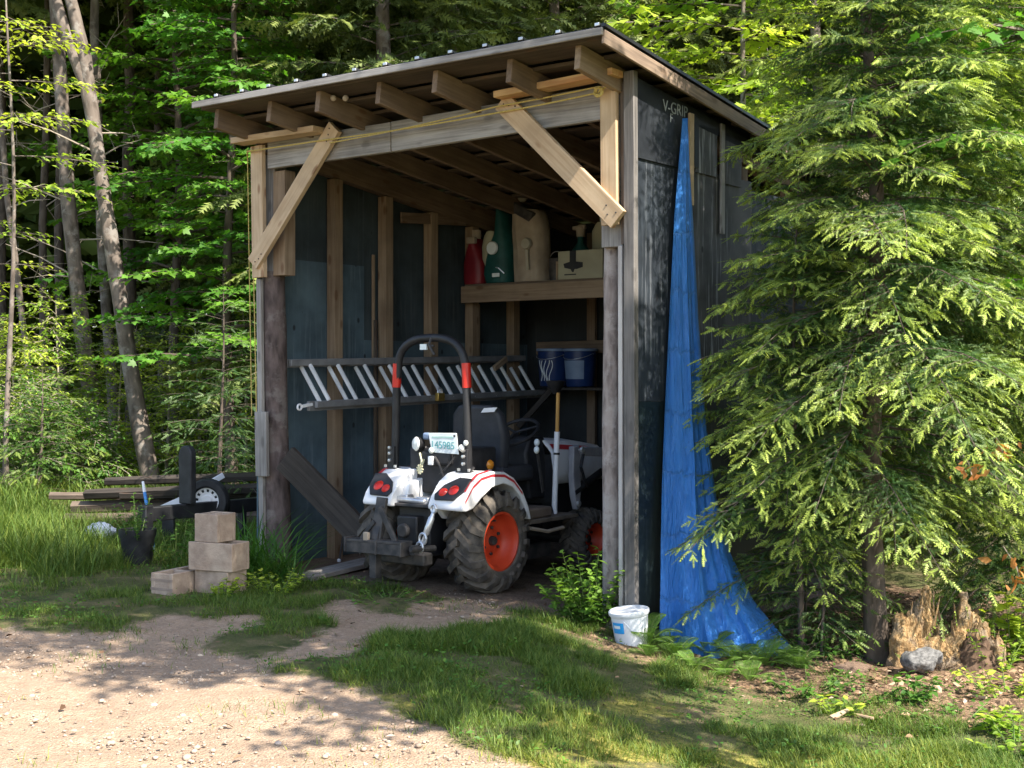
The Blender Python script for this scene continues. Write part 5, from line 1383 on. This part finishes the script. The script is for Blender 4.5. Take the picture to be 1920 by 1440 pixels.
# --- the big hemlock on the right and its neighbours
b = G(1648, 1246)
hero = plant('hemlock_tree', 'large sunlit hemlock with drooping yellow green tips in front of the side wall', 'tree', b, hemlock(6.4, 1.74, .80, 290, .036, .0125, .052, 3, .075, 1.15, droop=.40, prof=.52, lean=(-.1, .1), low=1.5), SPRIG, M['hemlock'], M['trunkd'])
plant('hemlock_tree', 'darker hemlock filling the gap between the sunlit hemlock and the shed roof', 'tree', base_at(1560, 10.3) + Vector((.35, 0, 0)), hemlock(4.3, 1.45, .5, 120, .05, .018, .075, 4, .07, .6, droop=.3), SPRIG, M['hemlock'], M['trunk'])
plant('hemlock_tree', 'shaded hemlock at the right edge behind the rotten stump', 'tree', base_at(1985, 8.6), hemlock(5.6, 1.4, .3, 130, .05, .021, .085, 5, .07, .7, droop=.36), SPRIG, M['hemlock'], M['trunkd'])
plant('hemlock_tree', 'tall hemlock rising behind the others at the upper right', 'tree', base_at(1790, 12.5), hemlock(7.4, 2.0, .8, 130, .07, .03, .13, 6, .1, .6), SPRIG, M['hemlock'], M['trunk'])
plant('hemlock_tree', 'small hemlock with a pointed bright leader between the tarpaulin and the large hemlock', 'tree', base_at(1495, 8.2), hemlock(3.4, .95, .55, 120, .04, .0135, .056, 14, .022, .95, droop=.4, prof=.6, low=.7), SPRIG, M['hemlock'], M['trunkd'])
# --- hemlocks behind the shed
h1 = plant('hemlock_tree', 'olive green hemlock above the left half of the shed roof', 'tree', base_at(720, 15.5), hemlock(11.5, 2.6, 1.0, 150, .09, .04, .18, 7, .15, .55, droop=.22), SPRIGC, M['hemfar'], M['trunk'])
for lab, px, y, rz, sc in (('olive green hemlock above the middle of the shed roof', 850, 16.8, 2.0, 1.05), ('hemlock with thin tops above the right half of the shed roof', 1040, 18.5, 4.1, 1.0), ('hemlock beside the maple above the roof peak', 1230, 20.0, 5.2, 1.1), ('tall hemlock far behind the bright maple', 1430, 21.0, 1.1, 1.05), ('hemlock behind the left end of the shed roof', 500, 21.0, .6, 1.1), ('hemlock far behind the shaded hemlocks at the right', 1720, 20.0, 3.3, 1.1), ('hemlock at the far right edge of the woods', 1960, 19.0, 2.7, 1.0)):
    c = copy_tree(h1); c.location = base_at(px, y); c.rotation_euler = (0, 0, rz); c.scale = (sc, sc, sc); c['label'] = lab
# --- maples
plant('maple_tree', 'leafy maple with flat green sprays left of the shed', 'tree', base_at(432, 15.2), decid(8.0, 1.5, 7.6, lambda t: 1.75 * (1 - .35 * t) * (.75 + .25 * math.sin(t * 20)), 84, 21, .07, .092, .13, .045, young=.35, up=.2, ll=.6), MAPLE, M['maple'], M['trunkd'])
plant('maple_tree', 'maple filling the top left behind the leaning trunks', 'tree', base_at(330, 19.0), decid(9.5, 2.6, 9.2, lambda t: 2.3 * (1 - .3 * t), 64, 22, .08, .11, .16, .055, young=.45, up=.25, ll=.65), MAPLE, M['maple'], M['trunkd'])
plant('beech_sapling', 'young beech with pale yellow green leaves at the left edge', 'tree', base_at(18, 14.5), decid(6.0, 3.3, 5.5, lambda t: 1.25 * (1 - .3 * t), 15, 23, .035, .085, .16, .055, young=.9, up=.1), LEAF, M['bright'], M['trunk'])
plant('beech_sapling', 'thin sapling with a few pale leaves low on the left edge', 'tree', base_at(-20, 16.0), decid(4.2, 2.2, 3.4, lambda t: 1.1 * (1 - .3 * t), 8, 24, .025, .08, .2, .07, young=.7, up=.12), LEAF, M['bright'], M['trunk'])
plant('maple_tree', 'bright green maple sapling above the roof peak', 'tree', base_at(1400, 11.6), decid(6.4, 2.9, 6.2, lambda t: 1.35 * (1 - .3 * t), 38, 25, .05, .095, .13, .045, young=.7, up=.2, ll=.5), MAPLE, M['bright'], M['trunk'])
plant('maple_tree', 'maple reaching in from the right with big leaves', 'tree', Vector((3.45, 8.3, -.25)), decid(7.0, 1.9, 6.6, lambda t: 1.45 * (.75 + .5 * math.sin(t * 3)) * (1 - .2 * t), 34, 26, .07, .095, .15, .055, young=.6, up=.25, ll=.5), MAPLE, M['maple'], M['trunk'])
shade = decid(10.4, 3.5, 9.6, lambda t: 1.5 * (.7 + .6 * math.sin(t * 3)), 56, 27, .08, .11, .15, .06, young=.4, up=.2, ll=.55)
s1 = plant('maple_tree', 'maple standing just outside the right edge that shades the lawn', 'tree', Vector((2.5, 4.0, -.25)), shade, MAPLE, M['maple'], M['trunk'])
s2 = copy_tree(s1); s2.location = (2.1, 4.55, -.25); s2.rotation_euler = (0, 0, 2.2); s2.scale = (.85, .85, 1.0); s2['label'] = 'second maple outside the right edge that shades the driveway'
# --- trunks at the left
def px_trunk(name, label, pts, y, w, mat, seed, limbs=6, extra=None, base=None, H=13, crown=True):
    """a tall bare trunk through photo points at depth y, with dead limbs and a high crown"""
    r = np.random.default_rng(seed)
    P = [at(px, py, y) for px, py in pts][::-1]
    g0_ = Vector((P[0].x, y, float(zg(P[0].x, y)) - .05))
    d = (P[-1] - P[-2]).normalized()
    if P[0].z > g0_.z + .1:
        d0 = (P[1] - P[0]); P = [Vector((P[0].x - d0.x * (P[0].z - g0_.z) / max(d0.z, .1), y, g0_.z))] + P
    top = P[-1]
    while P[-1].z < H: P.append(P[-1] + Vector((d.x * .6 + r.uniform(-.05, .05), r.uniform(-.05, .05), 1.0)))
    o = P[0].copy(); Q = [p - o for p in P]
    t = thing(name, label, 'tree', o, 0)
    mb = MB(); k = len(Q); rs = []
    for i in range(k):
        zz = Q[i].z; rs.append(np.interp(zz, [0, 1.2, 6, H], [w[0] * .5, w[0] * .43, w[1] * .42, w[1] * .2]))
    # finer path
    QQ = []; RR = []
    for i in range(k - 1):
        for s in range(4): QQ.append(Q[i].lerp(Q[i + 1], s / 4)); RR.append(float(rs[i] + (rs[i + 1] - rs[i]) * s / 4) * r.uniform(.96, 1.04))
    QQ.append(Q[-1]); RR.append(float(rs[-1]))
    mb.tube(QQ, RR, 12)
    if extra:
        E_ = [at(px, py, y) - o for px, py in extra][::-1]; 
        while E_[-1].z < H - 2: E_.append(E_[-1] + Vector((-.12, .05, 1.0)))
        mb.tube(E_, [w[1] * .42] * (len(E_) - 1) + [w[1] * .2], 10)
    mb.build('trunk', mat, t)
    for i in range(limbs):
        z = r.uniform(1.6, 6.5); i_ = int(np.searchsorted([q.z for q in QQ], z)); p = QQ[min(i_, len(QQ) - 1)]
        a = r.uniform(0, 2 * PI); L = r.uniform(.4, 1.3); v = Vector((math.cos(a), math.sin(a) * .6, r.uniform(-.1, .5)))
        m2 = MB(); e = p + v * L; m2.tube([p, p + v * L * .5 + Vector((0, 0, .04)), e], [.012, .008, .003], 5)
        for q in range(3):
            s = .4 + .2 * q; c = p + v * L * s; m2.tube([c, c + Vector((r.uniform(-.3, .3), r.uniform(-.2, .2), r.uniform(0, .3)))], [.005, .002], 4)
        m2.build('dead_limb', M['twig'], t)
    if crown:
        c = link('crown', HIGH, t); c.location = (QQ[-1].x * .9, 0, H - 5.5); c.rotation_euler = (0, 0, seed * 1.3)
    return t
_, cr_ = hemlock(8.5, 2.8, .3, 95, .12, .06, .26, 31, .1, .3, droop=.2)
HIGH = cr_.mesh('crown', SPRIGC, M['hemfar'])
px_trunk('birch_tree', 'tall leaning pale forked trunk lit by the sun left of the maple', [(133, 0), (160, 110), (178, 250), (200, 400), (222, 540), (243, 680), (263, 800), (283, 900)], 15.5, (.235, .165), M['trunk'], 1, 5, [(104, 0), (130, 80), (160, 160), (172, 220)])
px_trunk('pine_tree', 'straight grey trunk second from the leaning forked one', [(108, 60), (118, 220), (128, 380), (143, 520), (158, 650), (178, 780)], 17.0, (.25, .19), M['trunk'], 2, 9)
px_trunk('pine_tree', 'thin pale trunk close to the left edge', [(4, 240), (12, 360), (28, 480), (47, 640)], 17.5, (.10, .085), M['trunk'], 3, 5)
px_trunk('pine_tree', 'dim slim trunk in the dark woods between the thin pale trunk and the grey one', [(80, 420), (81, 560), (82, 660)], 21.0, (.15, .13), M['trunkd'], 4, 6)
px_trunk('pine_tree', 'dim thicker trunk close beside the straight grey one', [(110, 420), (112, 560), (116, 670)], 22.0, (.19, .17), M['trunkd'], 5, 6)
px_trunk('pine_tree', 'grey trunk seen between the two large leaning trunks', [(186, 330), (192, 470), (204, 640)], 18.5, (.18, .15), M['trunk'], 6, 5)
px_trunk('pine_tree', 'darkest narrow trunk at the far left in the woods', [(2, 500), (4, 640)], 23.0, (.2, .17), M['trunkd'], 7, 6)
px_trunk('pine_tree', 'dim trunk in the woods behind the maple sprays', [(300, 420), (304, 640)], 23.5, (.2, .17), M['trunkd'], 8, 4)
px_trunk('pine_tree', 'dim trunk in the woods nearest the left end of the shed', [(420, 420), (424, 640)], 22.5, (.2, .17), M['trunkd'], 9, 4)
px_trunk('oak_tree', 'dark trunk forking against the sky above the roof peak', [(1090, 0), (1100, 60), (1110, 200)], 20.0, (.24, .2), M['trunkd'], 10, 4, [(1130, 0), (1100, 60)], crown=False)
px_trunk('birch_tree', 'pale trunk showing through the hemlock behind the side wall', [(1532, 120), (1535, 280)], 13.0, (.13, .11), M['trunk'], 12, 3)
# trees that shade the dark interior of the woods
for i, (px, y) in enumerate(((-160, 18.5), (240, 20.5), (560, 21), (760, 20.5), (960, 21.5), (1180, 20), (1560, 20.5), (1900, 20), (2150, 16))):
    labs = ['tall pine just beyond the left edge of the view', 'pine deep behind the leaning trunks', 'pine behind the left hemlock over the roof', 'pine behind the middle of the roof', 'pine behind the centre hemlocks', 'pine behind the roof peak', 'pine behind the side wall', 'pine behind the right hand hemlocks', 'pine just beyond the right edge of the view']
    px_trunk('pine_tree', labs[i], [(px, 300), (px + 5, 600)], y, (.24, .2), M['trunkd'], 40 + i, 3, H=12 + (i % 3))

# --- deep woods: one mass nobody could count
def deep_woods():
    cr = Crown(); n = 85000
    x = rng.uniform(-22, 22, n); y = rng.uniform(23, 38, n); z = 3.6 + 13 * rng.random(n) ** .9
    k = fbm(x * .6 + z * .3, y * .6 + z * .5, 91) > .36; x, y, z = x[k], y[k], z[k]; n = len(x)
    a = rng.uniform(0, 2 * PI, n)
    cr.put(np.stack([x, y, z], -1), np.stack([np.cos(a), np.sin(a), rng.uniform(-.6, .2, n)], -1), nrmz(np.array([0, 0, .6]) + rng.normal(0, .8, (n, 3))), rng.uniform(.35, .75, n), rng.random(n) * .6)
    n = 60000
    x = rng.uniform(-24, 24, n); y = rng.uniform(33, 42, n); z = .3 + 13 * rng.random(n) ** 1.3; a = rng.uniform(0, 2 * PI, n)
    cr.put(np.stack([x, y, z], -1), np.stack([np.cos(a), np.sin(a), rng.uniform(-.6, .3, n)], -1), rng.normal(0, 1, (n, 3)), rng.uniform(.4, .8, n), rng.random(n) * .4)
    n = 16000
    x = rng.uniform(-16, 16, n); y = rng.uniform(18, 33, n); z = zg(x, y) + rng.random(n) ** 2 * 1.0; a = rng.uniform(0, 2 * PI, n)
    cr.put(np.stack([x, y, z], -1), np.stack([np.cos(a), np.sin(a), rng.uniform(-.2, .5, n)], -1), nrmz(np.array([0, 0, 1.]) + rng.normal(0, .5, (n, 3))), rng.uniform(.15, .35, n), rng.random(n))
    props(link('deep_woods', cr.mesh('deep_woods', LEAF, M['wood_far'])), kind='stuff', label='dark mass of evergreen woods far behind the shed')
deep_woods()

# --- bushes at the edge of the woods
def bush(name, label, px, y, Hh, Rr, mat, leaf, young, seed, nb=34, tmpl=LEAF, cat='bush'):
    return plant(name, label, cat, base_at(px, y), decid(Hh, .1, Hh, lambda t: Rr * (1.0 - .55 * t) * (.6 + .8 * ((seed * 7 + int(t * 9)) % 5) / 5), nb, seed, .025, leaf, .12, leaf * .6, young=young, up=.7, ll=.38, flat=.5, dens=1.5), tmpl, mat, M['twig'], stem='stem', crown='foliage')
bush('leafy_bush', 'bright yellow green bush at the left edge below the thin pale trunk', 20, 16.0, 2.0, .85, M['bright'], .06, .75, 51, 46)
bush('leafy_bush', 'pale green bush in front of the straight grey trunk', 112, 16.2, 2.25, .8, M['bright'], .062, .5, 52, 48)
bush('leafy_bush', 'low dark green bush at the left edge behind the tall grass', 45, 15.0, 1.15, .95, M['weed'], .055, .45, 53, 44)
bush('leafy_bush', 'low green bush between the barrel and the wood pile', 140, 15.3, 1.1, .8, M['weed'], .055, .6, 54, 40)
bush('leafy_bush', 'tall sunlit yellow green bush between the two large trunks', 225, 16.8, 1.95, .55, M['bright'], .058, .95, 55, 40)
bush('leafy_bush', 'sunlit bush just right of the leaning forked trunk', 312, 16.6, 1.75, .55, M['bright'], .058, .85, 56, 36)
bush('leafy_bush', 'bright sapling bush touching the left corner of the shed', 455, 15.8, 2.3, .6, M['bright'], .062, .7, 57, 36)
bush('leafy_bush', 'bush glowing in the sun behind the round topped post', 370, 17.5, 2.0, .7, M['bright'], .06, .8, 58, 36)
bush('leafy_bush', 'bush beyond the left edge in the tall grass', -90, 16.0, 1.9, .9, M['bright'], .06, .6, 59, 40)
plant('young_hemlock', 'small dark hemlock standing behind the black trailer', 'tree', base_at(415, 13.2), hemlock(2.3, .85, .15, 60, .06, .03, .07, 61, .03, .12, droop=.3), SPRIG, M['hemlock'], M['trunkd'])
plant('young_hemlock', 'small hemlock among the bushes at the left edge', 'tree', base_at(75, 14.6), hemlock(1.5, .8, .1, 50, .06, .03, .07, 62, .03, .5, droop=.3), SPRIG, M['hemlock'], M['trunkd'])

plant('young_hemlock', 'knee high hemlock seedling between the tarpaulin and the hemlock trunk', 'tree', G(1540, 1238), hemlock(.75, .5, .06, 34, .045, .02, .055, 63, .012, .35, droop=.3), SPRIG, M['hemlock'], M['trunkd'])
plant('young_hemlock', 'low dark hemlock seedling under the side wall behind the tarpaulin', 'tree', W(-.5, 1.35, -.25), hemlock(.8, .55, .06, 34, .045, .02, .055, 64, .012, .3, droop=.3), SPRIG, M['hemlock'], M['trunkd'])
# --- small plants
def stems(n, h, spread, leaf, seed, young=.4, per=9, lay=.5, tube=True):
    r = np.random.default_rng(seed); cr = Crown(); mb = MB()
    for i in range(n):
        a = r.uniform(0, 6.28); rad = spread * math.sqrt(r.random()) * .35; b0 = np.array([math.cos(a) * rad, math.sin(a) * rad, -.02])
        tip = b0 + np.array([math.cos(a) * spread * r.uniform(.2, .8), math.sin(a) * spread * r.uniform(.2, .8), h * r.uniform(.55, 1.1)])
        mb.tube([Vector(b0), Vector(b0 * .5 + tip * .5 + np.array([0, 0, .05 * h])), Vector(tip)], [.004, .003, .0015], 4, cap=False)
        q = np.linspace(.25, 1, per); P = b0 * (1 - q)[:, None] + tip * q[:, None]
        for w in range(2):
            aa = r.uniform(0, 6.28, per); D = np.stack([np.cos(aa), np.sin(aa), r.uniform(-.3, .5, per)], -1)
            cr.put(P, D, nrmz(np.array([0, 0, 1.]) + r.normal(0, .3, (per, 3))), leaf * r.uniform(.6, 1.2, per), young * q + r.normal(0, .1, per))
    return mb, cr
def small(name, label, cat, loc, mc, mat=None, tmpl=LEAF, group=None, rotz=0):
    return plant(name, label, cat, loc, mc, tmpl, mat or M['weed'], M['weed'] if False else M['stemg'], group, rotz, 'stem', 'leaves')
M['stemg'] = mottled('green_stem', (.08, .14, .03), (.14, .18, .05), 8, .8)
small('leafy_weed', 'leafy green weed clump in front of the bark log post at the right', 'weed', G(1104, 1176), stems(50, .47, .34, .06, 71, 1.2, 12))
small('leafy_weed', 'lower weed beside the white bucket', 'weed', G(1125, 1180), stems(14, .25, .22, .055, 72, .25))
small('leafy_weed', 'yellow green weed growing in front of the bottom concrete block', 'weed', G(418, 1120), stems(12, .15, .13, .045, 73, 1.0, 8), M['bright'])
small('leafy_weed', 'low pale weed between the iris leaves and the flat plank', 'weed', G(515, 1112), stems(18, .16, .24, .04, 74, .9, 7), M['bright'])
small('leafy_weed', 'weeds growing out of the black plastic tub', 'weed', tub_at, stems(16, .34, .26, .04, 75, .5, 9))
small('leafy_weed', 'thin weeds right of the tub under the trailer rail', 'weed', G(330, 1062), stems(12, .34, .2, .045, 76, .4, 7))
small('leafy_weed', 'sunlit yellow weed at the right edge by the stump', 'weed', G(1885, 1310), stems(16, .22, .3, .05, 77, 1.1, 7), M['bright'])
small('leafy_weed', 'bright maple seedling at the right edge above the stump', 'weed', G(1905, 1245), stems(9, .42, .2, .085, 78, .9, 6), M['bright'], MAPLE)
small('leafy_weed', 'green seedling in the litter in front of the pale wood chunk', 'weed', G(1712, 1330), stems(9, .22, .14, .06, 79, .3, 6))
small('leafy_weed', 'broad leaved seedling at the lower right in the moss', 'weed', G(1868, 1378), stems(6, .14, .12, .075, 80, .6, 5), M['bright'], LEAF)
small('leafy_weed', 'dark low seedlings between the hemlock and the tarpaulin', 'weed', G(1545, 1240), stems(18, .2, .3, .045, 81, .2, 8))
small('leafy_weed', 'small yellowing weed in the litter below the bark chunk', 'weed', G(1572, 1345), stems(8, .12, .15, .045, 82, 1.0, 5), M['bright'])
small('leafy_weed', 'grassy weed tuft on the dirt just behind the rear tyre', 'weed', G(730, 1128), stems(20, .08, .34, .03, 83, .5, 6))
for lab, px, py, n, h, sp, ml in (('low green weeds in front of the bark chunk', 1610, 1318, 12, .12, .3, 'weed'), ('sparse seedlings in front of the fern patch', 1505, 1300, 14, .13, .35, 'weed'), ('yellow green weeds at the lower right corner', 1905, 1405, 14, .14, .3, 'bright'), ('low weeds between the two seedlings in the litter', 1790, 1362, 12, .11, .3, 'weed'), ('weeds against the right side of the stump', 1868, 1262, 12, .26, .22, 'bright')):
    small('leafy_weed', lab, 'weed', G(px, py), stems(n, h, sp, .042, int(px), .45, 7), M[ml])
# iris clump by the blocks
def iris(n, h, spread, seed):
    r = np.random.default_rng(seed); a = r.uniform(0, 6.28, n); rad = np.sqrt(r.random(n)) * spread; l = r.uniform(.05, .5, n)
    cr = Crown(); P = np.stack([np.cos(a) * rad, np.sin(a) * rad * .6, np.full(n, -.02)], -1); aa = r.uniform(0, 6.28, n)
    cr.put(P, np.stack([np.cos(aa) * l, np.sin(aa) * l, np.ones(n)], -1), np.stack([np.cos(aa), np.sin(aa), np.full(n, .05)], -1), h * r.uniform(.6, 1.15, n), r.uniform(0, .25, n))
    P, D, N_, S, T = [np.concatenate(x) for x in (cr.P, cr.D, cr.N, cr.S, cr.T)]
    return card_mesh('leaves', *BLADES[2], P, D, N_, S, T, M['weed'], None, np.full(n, .017))
for lab, px, py, n, h, sp in (('iris clump with long arching leaves at the left log post', 478, 1085, 170, .52, .27), ('lower iris clump in front of the left log post', 520, 1096, 80, .32, .19), ('iris leaves behind the concrete blocks', 455, 1062, 40, .42, .16)):
    t = thing('iris_clump', lab, 'plant', G(px, py), 0, 'iris clumps by the left post'); link('leaves', iris(n, h, sp, px), t)
# ferns
def fern(n, L, seed):
    r = np.random.default_rng(seed); cr = Crown(); mb = MB()
    for i in range(n):
        a = 2 * PI * i / n + r.uniform(-.4, .4); el = r.uniform(.8, 1.35); l = L * r.uniform(.6, 1.1)
        q = np.linspace(0, 1, 30); x = l * (q * math.cos(el) + .25 * q * q); z = l * (q * math.sin(el) - .55 * q * q)
        d0 = np.array([math.cos(a), math.sin(a), 0]); P = d0 * x[:, None] + np.array([0, 0, 1.]) * z[:, None]
        mb.tube([Vector(p) for p in P[::3]], .002, 4, cap=False)
        tg = nrmz(np.gradient(P, axis=0)); lat = np.cross(tg, [0, 0, 1.]); up = np.cross(lat, tg)
        ln = l * .26 * np.sin(PI * np.clip(q * .86 + .14, 0, 1)) ** .8
        for sg in (-1, 1):
            cr.put(P[2:], (lat * sg + tg * .35)[2:], up[2:], ln[2:], .75 + r.normal(0, .12, 28))
    return mb, cr
FT = comb(6, .055, .8)
protos = []
for i, (px, py, sc) in enumerate(((1245, 1222, .7), (1330, 1238, 1.0), (1380, 1250, .85), (1268, 1240, .8), (1430, 1256, .95), (1475, 1252, .8), (1300, 1262, .7), (1355, 1272, .75), (1500, 1262, .8), (1405, 1282, .7), (1215, 1235, .55))):
    if i < 3:
        t = plant('fern', 'low green fern in the patch at the foot of the blue tarp', 'fern', G(px, py), fern(8 + i, .30, 90 + i), FT, M['weed'], M['stemg'], 'ferns at the foot of the tarp', stem='stalk', crown='fronds'); protos.append(t)
    else:
        t = copy_tree(protos[i % 3]); t.location = G(px, py); t.rotation_euler = (0, 0, i * 1.7)
    t.scale = (sc * 1.05, sc * 1.05, sc * 1.35)
t = copy_tree(protos[1]); t.location = G(1212, 1222); t.rotation_euler = (0, 0, .7); t.scale = (.9, .9, 1.7); t['label'] = 'taller upright fern growing in front of the white bucket'
# dead orange leaves caught in the lower hemlock branches
for i, (px, py, y, lab) in enumerate(((1822, 880, 7.2, 'withered orange leaf cluster hanging low in the hemlock'), (1880, 840, 7.4, 'larger withered orange leaf cluster near the right edge'), (1912, 1075, 7.4, 'orange leaf cluster at the right edge above the stump'))):
    r = np.random.default_rng(i); cr = Crown(); n = 16; P = r.normal(0, .05, (n, 3))
    cr.put(P, r.normal(0, 1, (n, 3)) + np.array([0, 0, -1.]), r.normal(0, 1, (n, 3)), r.uniform(.04, .08, n), r.random(n))
    mb = MB(); mb.tube([(0, .25, .12), (0, .05, .03), (0, 0, -.03)], .003, 4)
    plant('dead_leaf_cluster', lab, 'leaves', at(px, py, y), (mb, cr), LEAF, foliage('withered_leaves_%s' % 'abc'[i], (.30, .10, .03), (.5, .24, .08)), M['twig'], stem='twig', crown='leaves')

# ------------------------------------------------------------------ light, sky, camera
SUN_EL, SUN_AZ = R(49), math.atan2(.68, -.733)      # azimuth from +Y towards +X
sd = Vector((math.sin(SUN_AZ) * math.cos(SUN_EL), math.cos(SUN_AZ) * math.cos(SUN_EL), math.sin(SUN_EL)))
lamp = bpy.data.lights.new('sun', 'SUN'); lamp.energy = 5.0; lamp.angle = R(.5); lamp.color = (1.0, .93, .82)
so = bpy.data.objects.new('sun', lamp); COL.objects.link(so); so.rotation_euler = (-sd).to_track_quat('-Z', 'Y').to_euler(); so.location = sd * 30
w = bpy.data.worlds.new('World'); SC.world = w; w.use_nodes = True
nt = w.node_tree; bg = nt.nodes['Background']; sky = nt.nodes.new('ShaderNodeTexSky'); sky.sky_type = 'NISHITA'
sky.sun_disc = False; sky.sun_elevation = SUN_EL; sky.sun_rotation = SUN_AZ; sky.air_density = 1.0; sky.dust_density = 1.5
nt.links.new(sky.outputs[0], bg.inputs[0]); bg.inputs[1].default_value = .15

cam = bpy.data.cameras.new('camera'); cam.sensor_width = 36; cam.lens = 36 * F / 1920; cam.shift_y = -20 / 1920
cam.clip_end = 600; cam.clip_start = .1
co = bpy.data.objects.new('camera', cam); COL.objects.link(co); co.location = (0, 0, EYE); co.rotation_euler = (R(90), 0, 0)
SC.camera = co
SC.view_settings.view_transform = 'Standard'; SC.view_settings.look = 'None'; SC.view_settings.exposure = 1.35; SC.view_settings.gamma = 1
cy = SC.cycles
cy.max_bounces = 7; cy.diffuse_bounces = 4; cy.glossy_bounces = 3; cy.transmission_bounces = 4; cy.transparent_max_bounces = 4
cy.use_denoising = True; cy.sample_clamp_indirect = 6
